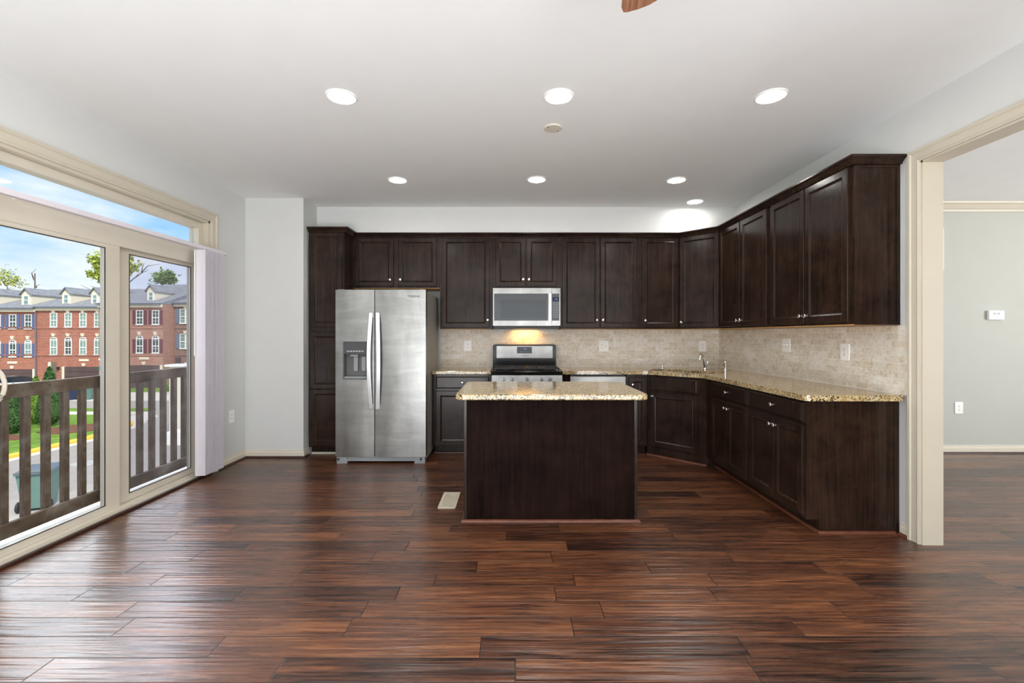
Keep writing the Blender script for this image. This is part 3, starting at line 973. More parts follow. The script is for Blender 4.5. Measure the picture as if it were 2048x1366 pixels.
# worktops
CT0, CT1 = 0.8765, 0.914
o = MB().box(-0.867, -0.228, 4.945, BACK - 0.003, CT0, CT1).build('granite_worktop', 'granite', bevel=0.006)
tag(o, 'short granite worktop between refrigerator and range', 'worktop')
SC = Vector((1.885, 4.93))
ud, vd = Vector((1, -1)).normalized(), Vector((1, 1)).normalized()
def diag(a, b): p = SC + ud * a + vd * b; return (p.x, p.y)
hole = [diag(*p) for p in rrect(-0.37, 0.37, -0.20, 0.17, 0.09, 5)]
def arc(cx, cy, r, a0, a1, n=6): return [(cx + r * math.cos(a0 + (a1 - a0) * i / n), cy + r * math.sin(a0 + (a1 - a0) * i / n)) for i in range(n + 1)]
outer = [(0.551, 4.945), (1.42, 4.945), (1.47, 4.930), (1.88, 4.52), (1.895, 4.47)] + arc(1.935, 2.97, 0.04, PI, 1.5 * PI) + \
        arc(2.51, 2.945, 0.02, 1.5 * PI, 2 * PI) + [(2.532, 2.965), (2.532, BACK - 0.013), (0.551, BACK - 0.013)]
o = MB().prism(outer, CT0, CT1, holes=[hole]).build('granite_worktop', 'granite')
tag(o, 'long granite worktop bending round the sink corner to the cased opening', 'worktop')
# undermount bowl
rings = []
for ins, z in ((-0.012, CT0 - 0.0012), (0.006, CT0 - 0.0015), (0.012, CT0 - 0.02), (0.025, 0.72), (0.06, 0.70)):
    rings.append([(*diag(*p), z) for p in rrect(-0.37 + ins, 0.37 - ins, -0.20 + ins, 0.17 - ins, max(0.03, 0.09 - ins * 0.5), 5)])
bw = MB().loops(rings, cap0=False)
for r_ in ():
    pass
sink = bw.build('sink_bowl', 'stainless', smooth=True)
tag(sink, 'steel undermount sink bowl set in the corner worktop', 'sink')
MB().lathe([(0.045, 0.701), (0.045, 0.704), (0.03, 0.705), (0.001, 0.703)], 20, lambda a, b, c: (SC.x + a, SC.y + b, c)).build('drain', 'chrome', sink, smooth=True)

# ------------------------------------------------------------------ backsplash
def splash(label, loc, rotz, w, h):
    o = MB().box(0, w, 0, 0.0095, 0, h).build('tile_backsplash', 'stone_tile', loc=loc, rotz=rotz)
    return tag(o, label, 'backsplash')
splash('back wall stone brick backsplash behind the range', (-0.877, BACK - 0.0125, CT1 + 0.0005), 0, XR - 0.004 + 0.877, UB - CT1 - 0.001)
splash('right wall stone brick backsplash ending at the cased opening', (XR - 0.0125, BACK - 0.013, CT1 + 0.0005), -PI / 2, BACK - 0.013 - 2.909, UB - CT1 - 0.005)
for lab, q in (('white caulk bead behind the short worktop by the refrigerator', (-0.866, -0.232, 5.5575, 5.5695)),
               ('white caulk bead along the back of the long worktop', (0.553, XR - 0.026, 5.5575, 5.5695)),
               ('white caulk bead along the right wall end of the long worktop', (XR - 0.025, XR - 0.0135, 2.97, 5.5695))):
    o = MB().box(*q, CT1 + 0.0002, CT1 + 0.006).build('caulk_bead', 'window_white')
    tag(o, lab, 'caulk')

# ------------------------------------------------------------------ outlets and switches
def outlet(label, loc, rotz, w, h, cols, group='white wall plates'):
    """local: plate in x-z, faces -y"""
    root = thing('outlet_plate', label, 'outlet', loc, rotz, group)
    MB().prism(rrect(-w / 2, w / 2, -h / 2, h / 2, 0.006, 3), -0.006, 0.0, XZ).build('plate', 'white_plastic', root, 0.0015)
    for cx, kind in cols:
        if kind == 'outlet':
            for s in (-1, 1):
                f = MB().prism(rrect(cx - 0.0165, cx + 0.0165, s * 0.0195 - 0.014, s * 0.0195 + 0.014, 0.010, 4), -0.008, -0.006, XZ).build('socket', 'white_plastic', root)
                sl = MB().box(cx - 0.0075, cx - 0.005, -0.0085, -0.008, s * 0.0195 - 0.002, s * 0.0195 + 0.007)
                sl.box(cx + 0.005, cx + 0.0075, -0.0085, -0.008, s * 0.0195 - 0.002, s * 0.0195 + 0.006)
                sl.lathe([(0.003, 0.008), (0.003, 0.0085)], 8, lambda a, b, c, cx=cx, s=s: (cx + a, -c, s * 0.0195 - 0.007 + b))
                sl.build('slots', 'slot_dark', f)
        else:
            MB().box(cx - 0.006, cx + 0.006, -0.0075, -0.006, -0.013, 0.013).build('switch_frame', 'letter_grey', root)
            MB().hexa([(cx - 0.005, -0.0075, -0.006), (cx + 0.005, -0.0075, -0.006), (cx + 0.005, -0.0065, 0.008), (cx - 0.005, -0.0065, 0.008),
                       (cx - 0.004, -0.016, 0.004), (cx + 0.004, -0.016, 0.004), (cx + 0.004, -0.0135, 0.010), (cx - 0.004, -0.0135, 0.010)]).build('toggle', 'white_plastic', root)
    return root
TB = BACK - 0.0135
for u0, u1, v0, v1, lab, cols in ((928, 943, 681, 702, 'white outlet plate on the tile left of the range', [(0, 'outlet')]),
                                  (1198, 1217, 681.5, 703, 'white double plate with outlet and switch right of the range', [(-0.024, 'outlet'), (0.024, 'switch')]),
                                  (1397.4, 1412, 682, 703, 'white outlet plate on the tile behind the faucet', [(0, 'outlet')])):
    xa, xb = UX(u0, TB), UX(u1, TB)
    za, zb = UZ(v1, TB), UZ(v0, TB)
    outlet(lab, ((xa + xb) / 2, TB, (za + zb) / 2), 0, xb - xa, zb - za, cols)
outlet('white two-toggle switch plate on the right tile wall', (XR - 0.0137, 4.195, 1.212), -PI / 2, 0.120, 0.122, [(-0.023, 'switch'), (0.023, 'switch')])
outlet('white outlet plate on the right tile wall nearest the cased opening', (XR - 0.0137, 3.455, 1.175), -PI / 2, 0.09, 0.128, [(0, 'outlet')])
outlet('white outlet plate low on the left wall beside the blind', (XL + 0.001, 4.607, 0.48), PI / 2, 0.085, 0.128, [(0, 'outlet')])
outlet('white outlet plate low on the grey-green dining room wall', (UX(1917, DIN_BACK), DIN_BACK - 0.001, UZ(815.5, DIN_BACK)), 0, 0.09, 0.128, [(0, 'outlet')])

def thermostat():
    root = thing('thermostat', 'white rectangular thermostat on the grey-green dining room wall', 'thermostat', (UX(1988, DIN_BACK), DIN_BACK - 0.001, UZ(630.5, DIN_BACK)))
    MB().box(-0.084, 0.084, -0.03, 0, -0.05, 0.05).build('housing', 'white_plastic', root, 0.005)
    for s in (-1, 1):
        MB().box(-0.018 + s * 0.022, 0.012 + s * 0.022, -0.0315, -0.03, 0.004, 0.028).build('grille', 'grey_plastic', root)
    MB().lathe([(0.007, 0.03), (0.007, 0.033), (0.004, 0.034)], 12, lambda a, b, c: (0.0 + a, -c, -0.022 + b)).build('button', 'letter_grey', root)
thermostat()
o = MB().box(4.40, UX(1884.5, DIN_BACK), DIN_BACK - 0.02, DIN_BACK - 0.001, UZ(541, DIN_BACK), UZ(456, DIN_BACK)).build('wall_panel', 'white_plastic', bevel=0.003)
tag(o, 'sliver of a white wall panel at the far edge of the cased opening', 'panel')

# ------------------------------------------------------------------ refrigerator
def fridge():
    d0 = 4.62
    xl, xr = -1.792, -0.8755
    root = thing('refrigerator', 'stainless side-by-side refrigerator with an ice dispenser', 'refrigerator', (xl, d0, 0))
    w = xr - xl
    sp = -1.394 - xl
    MB().box(0.004, w - 0.004, 0.085, 0.80, 0.03, 1.745).build('cabinet_body', 'fridge_side', root, 0.006)
    z0, z1 = 0.068, 1.765
    def door(a, b, cut=None):
        m = MB()
        # front is very slightly bowed
        n = 8
        def fy(x): tt = (x - a) / (b - a) * 2 - 1; return -0.008 * (1 - tt * tt)
        if cut:
            c0, c1, e0, e1 = cut
            m.box(a, b, 0.012, 0.075, z0, e0).box(a, b, 0.012, 0.075, e1, z1)
            m.box(a, c0, 0.012, 0.075, e0, e1).box(c1, b, 0.012, 0.075, e0, e1).box(c0, c1, 0.068, 0.075, e0, e1)
            return m
        pts = [(a + (b - a) * i / n, fy(a + (b - a) * i / n)) for i in range(n + 1)] + [(b, 0.075), (a, 0.075)]
        return m.prism(pts, z0, z1)
    dx0, dx1, dz0, dz1 = -1.717 - xl, -1.4625 - xl, 0.853, 1.239
    n = 8
    m = MB()
    # left door: bowed skin with a rectangular cut for the dispenser
    a, b = 0.0, sp - 0.004
    def ring(z): return None
    def fy(x): tt = (x - a) / (b - a) * 2 - 1; return -0.006 * (1 - tt * tt)
    def slab(xa_, xb_, za_, zb_):
        k = 4
        pts = [(xa_ + (xb_ - xa_) * i / k, fy(xa_ + (xb_ - xa_) * i / k)) for i in range(k + 1)] + [(xb_, 0.075), (xa_, 0.075)]
        m.prism(pts, za_, zb_)
    slab(a, b, z0, dz0); slab(a, b, dz1, z1); slab(a, dx0, dz0, dz1); slab(dx1, b, dz0, dz1)
    ld = m.build('freezer_door', 'stainless', root, smooth=True)
    m = MB()
    a, b = sp + 0.004, w
    def fy2(x): tt = (x - a) / (b - a) * 2 - 1; return -0.008 * (1 - tt * tt)
    pts = [(a + (b - a) * i / 10, fy2(a + (b - a) * i / 10)) for i in range(11)] + [(b, 0.075), (a, 0.075)]
    rd = m.prism(pts, z0, z1).build('fridge_door', 'stainless', root, smooth=True)
    # dispenser
    dp = MB()
    dp.box(dx0, dx1, 0.066, 0.074, dz0, dz1).box(dx0, dx0 + 0.012, -0.008, 0.066, dz0, dz1).box(dx1 - 0.012, dx1, -0.008, 0.066, dz0, dz1)
    dp.box(dx0 + 0.012, dx1 - 0.012, -0.008, 0.066, dz0, dz0 + 0.012)
    dsp = dp.build('dispenser', 'dispenser_grey', ld, 0.003, label='grey recessed ice and water dispenser')
    MB().box(dx0 + 0.012, dx1 - 0.012, -0.0095, 0.066, 1.109, dz1 - 0.0).build('dispenser_panel', 'dark_grey', ld, 0.003)
    for i in range(6):
        MB().box(dx0 + 0.045 + i * 0.029, dx0 + 0.066 + i * 0.029, -0.0103, -0.0095, 1.136, 1.146).build('dispenser_button', 'letter_grey', ld)
    MB().box(dx0 + 0.07, dx0 + 0.15, 0.01, 0.05, 1.085, 1.108).build('dispenser_spout', 'grey_plastic', ld, 0.004)
    for cx in (0.118, 0.20):
        MB().box(dx0 + cx - 0.022, dx0 + cx + 0.022, 0.035, 0.05, 0.935, 1.085).build('dispenser_paddle', 'grey_plastic', ld, 0.005)
    MB().box(dx0 + 0.014, dx1 - 0.014, -0.005, 0.06, dz0 + 0.012, dz0 + 0.03).build('dispenser_tray', 'grey_plastic', ld, 0.003)
    # bowed handles
    def handle(xc, parent, sgn):
        H0, H1 = 0.554, 1.533
        rings = []
        k = 16
        for i in range(k + 1):
            t_ = i / k
            z = H0 + (H1 - H0) * t_
            bow = math.sin(PI * t_)
            y = -0.030 - 0.030 * bow
            x = xc - sgn * 0.016 * bow
            rings.append([(x - 0.019, y, z), (x + 0.019, y, z), (x + 0.019, y + 0.014, z), (x - 0.019, y + 0.014, z)])
        m_ = MB().loops(rings)
        m_.box(xc - 0.017, xc + 0.017, -0.017, 0.002, H0 + 0.005, H0 + 0.05).box(xc - 0.017, xc + 0.017, -0.017, 0.002, H1 - 0.05, H1 - 0.005)
        m_.build('handle', 'handle_steel', parent, 0.003)
    handle(sp - 0.030, ld, 1)
    handle(sp + 0.036, rd, -1)
    # hinges, toe grille, feet
    for x in (0.02, w - 0.08):
        MB().box(x, x + 0.06, 0.02, 0.12, 1.7455, 1.772).build('hinge_cover', 'grey_plastic', root, 0.004)
    g = MB().box(0.10, w - 0.10, 0.02, 0.08, 0.02, 0.066)
    g.box(0.10, w - 0.10, 0.012, 0.02, 0.02, 0.028)
    g.build('toe_grille', 'grey_plastic', root, 0.003)
    for x in (0.01, w - 0.115):
        f = MB().box(x, x + 0.105, 0.005, 0.09, 0.012, 0.064).box(x, x + 0.105, 0.0, 0.09, 0.0, 0.012).build('foot', 'grey_plastic', root, 0.002)
    for x in (0.03, w - 0.05):
        MB().lathe([(0.012, 0.0), (0.012, 0.012), (0.006, 0.014)], 10, lambda a, b, c, x=x: (x + a, 0.004 - c, 0.045 + b)).build('leveling_bolt', 'slot_dark', root)
    lx = UX(827, d0) - xl
    text('logo', 'Whirlpool', 0.030, 'letter_dark', rd, (lx, fy2(lx) - 0.002, UZ(592.5, d0)), shear=0.2)
    ringp = [(lx + 0.030 * math.cos(t_ * 2 * PI / 18 + 0.4), fy2(lx) - 0.001, UZ(592.5, d0) - 0.004 + 0.011 * math.sin(t_ * 2 * PI / 18) + 0.010 * math.cos(t_ * 2 * PI / 18 + 0.4)) for t_ in range(15)]
    MB().tube(ringp, 0.0009, 5).build('logo_ring', 'letter_dark', rd)
fridge()

# ------------------------------------------------------------------ microwave
def microwave():
    d0 = 5.11
    xl = UX(985.8, d0); xr = UX(1121, d0)
    z0, z1 = 1.409, 1.832
    w, h = xr - xl, z1 - z0
    root = thing('microwave', 'stainless over-range microwave with a lamp lit beneath', 'microwave', (xl, d0, z0))
    MB().box(0.003, w - 0.003, 0.03, BACK - 0.016 - d0, -0.0, h - 0.002).build('housing', 'dark_grey', root)
    def lx(u): return UX(u, d0) - xl
    def lz(v): return UZ(v, d0) - z0
    xs = lx(1103.5)
    # door: stainless frame round a dark window
    ga, gb, gc, gd = lx(988.3), lx(1096), lz(641.3), lz(587.2)
    m = MB()
    m.box(0, xs, -0.0, 0.03, 0, gc).box(0, xs, -0.0, 0.03, gd, h).box(0, ga, 0, 0.03, gc, gd).box(gb, xs, 0, 0.03, gc, gd)
    dr = m.build('door', 'stainless', root)
    MB().box(ga, gb, 0.003, 0.03, gc, gd).build('glass', 'panel_glass', dr, 0.002)
    MB().box(lx(1001.5), lx(1092), 0.0015, 0.003, lz(636), lz(599.5)).build('window', 'oven_glass', dr, label='darker see-through window of the door')
    k = 10
    rings = []
    for i in range(k + 1):
        t_ = i / k
        z = gc - 0.005 + (gd - gc + 0.01) * t_
        y = -0.022 - 0.012 * math.sin(PI * t_)
        xc = lx(1099.8)
        rings.append([(xc - 0.016, y, z), (xc + 0.016, y, z), (xc + 0.016, y + 0.012, z), (xc - 0.016, y + 0.012, z)])
    hm = MB().loops(rings)
    for z in (gc + 0.005, gd - 0.025):
        hm.box(lx(1099.8) - 0.014, lx(1099.8) + 0.014, -0.013, 0.002, z, z + 0.02)
    hm.build('handle', 'handle_steel', dr, 0.003)
    cp = MB().box(xs + 0.002, w, 0, 0.03, 0, h).build('control_panel', 'stainless', root, 0.002)
    MB().box(xs + 0.004, w - 0.014, -0.0015, 0.0, gc, gd).build('keypad', 'panel_glass', cp)
    MB().box(xs + 0.012, w - 0.018, -0.0025, -0.0015, lz(602), lz(594.5)).build('display', 'black_gloss', cp)
    text('digits', '1:15', 0.020, 'display_blue', cp, ((xs + w) / 2 - 0.002, -0.0032, lz(598.4)))
    for r_ in range(10):
        for c_ in range(4):
            zz = lz(606 + r_ * 3.2)
            xx = xs + 0.017 + c_ * (w - xs - 0.046) / 3
            MB().box(xx - 0.004, xx + 0.004, -0.0023, -0.0015, zz - 0.0022, zz + 0.0022).build('key', 'letter_grey', cp)
    text('logo', 'Whirlpool', 0.020, 'letter_grey', dr, (lx(1054), -0.0005, lz(581)), shear=0.2)
    vb = MB()
    for q in ((0.01, w / 2 - 0.13, 0.02, 0.445), (w / 2 + 0.13, w - 0.01, 0.02, 0.445), (w / 2 - 0.13, w / 2 + 0.13, 0.02, 0.30), (w / 2 - 0.13, w / 2 + 0.13, 0.43, 0.445)):
        vb.box(*q, -0.03, 0.0)
    vb.build('vent_base', 'black_matte', root)
    MB().box(w / 2 - 0.12, w / 2 + 0.12, 0.31, 0.42, -0.010, -0.004).build('lamp_lens', 'bulb_warm', root, label='glowing warm lamp lens under the microwave')
microwave()

# ------------------------------------------------------------------ range
def range_():
    d0 = 4.92
    xl, xr = -0.222, 0.546
    w = xr - xl
    root = thing('gas_range', 'stainless and black gas range against the tiled back wall', 'range', (xl, d0, 0))
    MB().box(0.003, w - 0.003, 0.03, BACK - 0.016 - d0, 0.03, 0.90).build('body', 'black_matte', root)
    MB().box(0.0, w, 0.0, 0.56, 0.872, 0.912).build('cooktop', 'black_gloss', root, 0.006)
    MB().hexa([(0, -0.012, 0.775), (w, -0.012, 0.775), (w, 0.03, 0.775), (0, 0.03, 0.775), (0, 0.0, 0.871), (w, 0.0, 0.871), (w, 0.03, 0.871), (0, 0.03, 0.871)]).build('control_panel', 'stainless', root, 0.003)
    for u in (1007, 1024.6, 1054.5, 1083.3, 1100.3):
        x = UX(u, d0) - xl
        z = 0.829
        k = MB().lathe([(0.022, 0.004), (0.022, 0.010), (0.019, 0.026), (0.017, 0.029), (0.002, 0.030)], 22, lambda a, b, c, x=x: (x + a, -c, z + b)).build('burner_knob', 'handle_steel', root, smooth=True)
        MB().box(x - 0.004, x + 0.004, -0.037, -0.030, z - 0.017, z + 0.017).build('knob_grip', 'stainless', k, 0.002)
    od = MB().box(0.004, w - 0.004, -0.015, 0.029, 0.22, 0.765).build('oven_door', 'stainless', root, 0.004)
    MB().box(0.09, w - 0.09, -0.017, -0.015, 0.34, 0.62).build('window', 'black_gloss', od)
    MB().tube([(0.06, -0.016, 0.70), (0.06, -0.055, 0.705), (w / 2, -0.06, 0.705), (w - 0.06, -0.055, 0.705), (w - 0.06, -0.016, 0.70)], 0.011, 10).build('handle', 'handle_steel', od, smooth=True)
    MB().box(0.004, w - 0.004, -0.012, 0.029, 0.04, 0.212).build('storage_drawer', 'stainless', root, 0.004)
    for x in (0.05, w - 0.09):
        for y in (0.05, 0.5):
            MB().box(x, x + 0.04, y, y + 0.04, 0, 0.03).build('foot', 'black_matte', root)
    # burners and grates
    for bx_, by_ in ((0.17, 0.16), (0.17, 0.42), (w - 0.17, 0.16), (w - 0.17, 0.42), (w / 2, 0.29)):
        MB().lathe([(0.045, 0.912), (0.045, 0.918), (0.032, 0.922), (0.032, 0.928), (0.028, 0.931), (0.002, 0.932)], 20, lambda a, b, c, bx_=bx_, by_=by_: (bx_ + a, by_ + b, c)).build('burner', 'iron', root, smooth=True)
    for gx0, gx1 in ((0.03, w / 2 - 0.004), (w / 2 + 0.004, w - 0.03)):
        g = MB()
        z0, z1 = 0.934, 0.946
        for y in (0.045, 0.17, 0.285, 0.40, 0.53):
            g.box(gx0, gx1, y - 0.006, y + 0.006, z0, z1)
        for x in (gx0 + 0.006, gx0 + 0.14, (gx0 + gx1) / 2, gx1 - 0.14, gx1 - 0.006):
            g.box(x - 0.006, x + 0.006, 0.04, 0.536, z0, z1)
        for x in (gx0 + 0.01, gx1 - 0.01):
            for y in (0.05, 0.525):
                g.box(x - 0.007, x + 0.007, y - 0.007, y + 0.007, 0.912, z0)
        g.build('grate', 'iron', root)
    # backguard
    db = 5.45 - d0
    def bX(u): return UX(u, 5.45) - xl
    def bZ(v): return UZ(v, 5.45)
    bg = MB()
    ba, bb = bX(985.8), bX(1112)
    top = [(ba, 0.905), (bb, 0.905), (bb, bZ(694))] + arc(bb - 0.025, bZ(689) - 0.025, 0.025, 0, PI / 2, 4)[1:] + arc(ba + 0.025, bZ(689) - 0.025, 0.025, PI / 2, PI, 4)[:-1] + [(ba, bZ(694))]
    bgo = bg.prism(top, db, BACK - 0.015 - d0, XZ).build('backguard', 'black_gloss', root, 0.004)
    MB().prism(rrect(bX(993), bX(1105.3), bZ(716.4), bZ(691.7), 0.008, 3), db - 0.012, db - 0.0002, XZ).build('backguard_panel', 'stainless', bgo, 0.002)
    MB().prism(rrect(bX(1034), bX(1063.8), bZ(706.7), bZ(693.5), 0.006, 3), db - 0.0145, db - 0.0122, XZ).build('clock_panel', 'dark_grey', bgo)
    text('digits', '1:15', 0.018, 'display_blue', bgo, (bX(1049.7), db - 0.0152, bZ(698)))
    for i in range(5):
        MB().box(bX(1040) + i * 0.026, bX(1040) + i * 0.026 + 0.010, db - 0.0152, db - 0.0145, bZ(704), bZ(703.3)).build('button', 'letter_grey', bgo)
    text('logo', 'Whirlpool', 0.020, 'letter_dark', bgo, (bX(1049.7), db - 0.0126, bZ(711.2)), shear=0.2)
range_()

def dishwasher():
    root = thing('dishwasher', 'stainless dishwasher under the worktop right of the range', 'dishwasher', (0.632, 4.945, 0))
    w = 0.606
    MB().box(0.004, w - 0.004, 0.035, 0.6, 0.10, 0.874).build('tub', 'black_matte', root)
    MB().box(0.0, w, 0.0, 0.034, 0.11, 0.855).build('door', 'stainless', root, 0.004)
    MB().box(0.01, w - 0.01, 0.05, 0.10, 0.0, 0.10).build('toe_panel', 'black_matte', root)
    MB().box(0.08, w - 0.08, -0.03, -0.018, 0.765, 0.79).box(0.09, 0.11, -0.018, 0.002, 0.767, 0.788).box(w - 0.11, w - 0.09, -0.018, 0.002, 0.767, 0.788).build('handle', 'handle_steel', root, 0.003)
dishwasher()

# ------------------------------------------------------------------ faucet, sprayer, dispenser
def faucet():
    root = thing('faucet', 'chrome gooseneck faucet standing behind the corner sink', 'faucet', (2.135, 5.03, CT1))
    MB().lathe([(0.028, 0.0), (0.028, 0.006), (0.022, 0.012), (0.019, 0.03)], 18).build('base', 'chrome', root, smooth=True)
    d = Vector((-0.9, -0.45, 0)).normalized()
    pts = [(0, 0, 0.02)]
    pts += [(d.x * 0.012, d.y * 0.012, 0.09), (d.x * 0.022, d.y * 0.022, 0.14)]
    for i in range(9):
        a = PI * i / 8 * 0.98
        r = 0.027
        pts.append((d.x * (0.026 + r - r * math.cos(a)), d.y * (0.026 + r - r * math.cos(a)), 0.150 + r * math.sin(a)))
    pts.append((d.x * 0.084, d.y * 0.084, 0.118))
    MB().tube(pts, [0.017, 0.015, 0.013] + [0.011] * 9 + [0.013], 12).build('spout', 'chrome', root, smooth=True)
    h = MB().tube([(0.012, 0.0, 0.045), (0.030, -0.004, 0.075), (0.026, -0.004, 0.105)], [0.010, 0.011, 0.007], 10)
    h.build('lever', 'chrome', root, smooth=True)
    MB().lathe([(0.004, 0.0), (0.011, 0.006), (0.012, 0.012), (0.006, 0.019), (0.001, 0.021)], 14, lambda a, b, c: (d.x * 0.05 + a, d.y * 0.05 + b, 0.182 + c)).build('finial', 'chrome', root, smooth=True)
faucet()
o = MB().lathe([(0.024, 0.0), (0.024, 0.006), (0.016, 0.014), (0.013, 0.05), (0.017, 0.075), (0.018, 0.088), (0.013, 0.095), (0.014, 0.108), (0.008, 0.118), (0.001, 0.12)], 16).build('side_sprayer', 'chrome', loc=(2.255, 4.81, CT1), smooth=True)
tag(o, 'upright chrome side sprayer right of the faucet', 'sprayer')
o = MB().lathe([(0.024, 0.0), (0.024, 0.004), (0.018, 0.016), (0.010, 0.036), (0.009, 0.048), (0.013, 0.054), (0.012, 0.062), (0.001, 0.066)], 16).build('soap_dispenser', 'chrome', loc=(1.745, 5.27, CT1), smooth=True)
tag(o, 'small bell-shaped chrome soap dispenser left of the faucet', 'soap dispenser')

# ------------------------------------------------------------------ island
def island():
    xl, xr, d0, d1 = -0.337, 0.876, 3.18, 3.79
    root = thing('kitchen_island', 'plain dark wood kitchen island base standing on the plank floor', 'island', (xl, d0, 0))
    w, dp = xr - xl, d1 - d0
    MB().box(0.004, w - 0.004, 0.004, dp, 0.0, 0.8755).build('body', 'espresso_panel', root)
    for x in (0.0, w - 0.022):
        MB().box(x, x + 0.022, -0.003, 0.02, 0.0, 0.8755).build('corner_strip', 'espresso', root, 0.003)
    # doors on the working side
    for i in range(2):
        a = 0.02 + i * (w / 2 - 0.01)
        q = panel_door(w / 2 - 0.03, 0.58, 0.052, 0.02, 0, 0.105).build('door', 'espresso', root)
        q.rotation_euler = (0, 0, PI); q.location = (a + w / 2 - 0.03, dp, 0)
        q2 = drawer_front(w / 2 - 0.03, 0.13, 0.02, 0, 0.72).build('drawer', 'espresso', root)
        q2.rotation_euler = (0, 0, PI); q2.location = (a + w / 2 - 0.03, dp, 0)
    MB().sweep([(-0.0005, dp), (-0.0005, -0.0035), (w + 0.0005, -0.0035), (w + 0.0005, dp)], [(-o, h) for o, h in QR][::-1], XY).build('shoe_molding', 'shoe_wood', root, label='reddish brown strip along the foot of the island')
    xa, xb, ya, yb = -0.374, 0.898, 2.974, 3.82
    r = 0.05
    poly = arc(xa + r, ya + r, r, PI, 1.5 * PI, 5) + arc(xb - r, ya + r, r, 1.5 * PI, 2 * PI, 5) + arc(xb - r, yb - r, r, 0, PI / 2, 5) + arc(xa + r, yb - r, r, PI / 2, PI, 5)
    t = MB().prism(poly, CT0, CT1).build('granite_island_top', 'granite', bevel=0.007, seg=3)
    tag(t, 'round-cornered granite top of the island', 'worktop')
island()

# ------------------------------------------------------------------ floor register
def register():
    root = thing('floor_register', 'cream metal floor register left of the island', 'floor vent', (-0.4925, 3.59, 0.0))
    w, l = 0.068, 0.17
    fr = MB()
    fr.prism(rrect(-w, w, -l, l, 0.01, 3), 0.0005, 0.006, holes=[[(-w + 0.025, -l + 0.022), (w - 0.025, -l + 0.022), (w - 0.025, l - 0.022), (-w + 0.025, l - 0.022)]])
    fr.build('frame', 'vent_metal', root)
    MB().box(-w + 0.025, w - 0.025, -l + 0.022, l - 0.022, 0.0005, 0.0012).build('damper', 'recess_taupe', root)
    sl = MB()
    for i in range(26):
        y = -l + 0.026 + i * (2 * l - 0.052) / 25
        sl.box(-w + 0.025, w - 0.025, y - 0.0022, y + 0.0008, 0.0015, 0.0045)
    sl.build('louvers', 'vent_metal', root)
    MB().box(-0.006, 0.006, -l + 0.020, -l + 0.034, 0.0045, 0.010).build('lever', 'vent_metal', root)
register()

# ------------------------------------------------------------------ ceiling things
def ceiling_light(x, y, label):
    root = thing('recessed_light', label, 'ceiling light', (x, y, CEIL), 0, 'recessed ceiling lights')
    MB().lathe([(0.074, -0.001), (0.076, -0.006), (0.084, -0.008), (0.092, -0.004), (0.093, -0.0005), (0.080, -0.0005)], 32, cap=False).build('trim_ring', 'white_plastic', root, smooth=True)
    MB().lathe([(0.075, -0.0015), (0.075, -0.0045), (0.07, -0.0055), (0.001, -0.006)], 32).build('lens', 'lens_glow', root)
for x, y, lab in ((-1.045, 2.789, 'lit recessed light in the near row towards the glass door'),
                  (0.285, 2.785, 'lit recessed light above the island, middle of the near row'),
                  (1.584, 2.783, 'lit recessed light in the near row towards the cased opening'),
                  (-1.077, 4.286, 'lit recessed light in front of the refrigerator'),
                  (0.2325, 4.272, 'lit recessed light in front of the range'),
                  (1.55, 4.286, 'lit recessed light in front of the angled corner cabinets'),
                  (2.0, 4.974, 'lit recessed light tucked close to the wall over the sink corner')):
    ceiling_light(x, y, lab)
def cover():
    root = thing('ceiling_cover_plate', 'round blank cover plate with two screws on the ceiling', 'cover plate', (0.289, 3.21, CEIL))
    MB().lathe([(0.066, -0.0005), (0.066, -0.004), (0.060, -0.009), (0.001, -0.010)], 32).build('plate', 'trim_cream', root, smooth=True)
    for s in (-1, 1):
        MB().lathe([(0.004, -0.0095), (0.004, -0.0115), (0.001, -0.012)], 10, lambda a, b, c, s=s: (s * 0.036 + a, s * 0.03 + b, c)).build('screw', 'slot_dark', root)
cover()

def ceiling_fan():
    hx, hy, bz = 0.345, 0.93, 2.45
    root = thing('ceiling_fan', 'wood-bladed ceiling fan, only one blade tip showing', 'ceiling fan', (hx, hy, CEIL))
    MB().lathe([(0.07, -0.0005), (0.07, -0.02), (0.05, -0.05), (0.016, -0.06)], 24).build('canopy', 'nickel', root, smooth=True)
    MB().lathe([(0.013, -0.06), (0.013, -0.20)], 14).build('downrod', 'nickel', root, smooth=True)
    MB().lathe([(0.03, -0.19), (0.10, -0.215), (0.115, -0.25), (0.115, -0.30), (0.09, -0.335), (0.05, -0.35), (0.002, -0.355)], 28).build('motor_housing', 'nickel', root, smooth=True)
    # blade outline, x across, y along; left corner nearly square, right side swept back
    out = [(-0.045, 0.16), (-0.068, 0.40), (-0.066, 0.66), (-0.058, 0.684), (-0.045, 0.686), (-0.005, 0.676), (0.03, 0.660), (0.055, 0.640), (0.072, 0.60), (0.07, 0.40), (0.045, 0.16)]
    for k in range(5):
        a = math.radians(-9.0 + 72 * k)
        b = MB().prism(out, -0.004, 0.004).build('blade', 'blade_wood', root, 0.0015)
        b.location = (0, 0, bz - CEIL); b.rotation_euler = (0, 0, a)
        i = MB().box(-0.02, 0.02, 0.09, 0.24, -0.012, -0.004).build('blade_iron', 'nickel', b)
ceiling_fan()

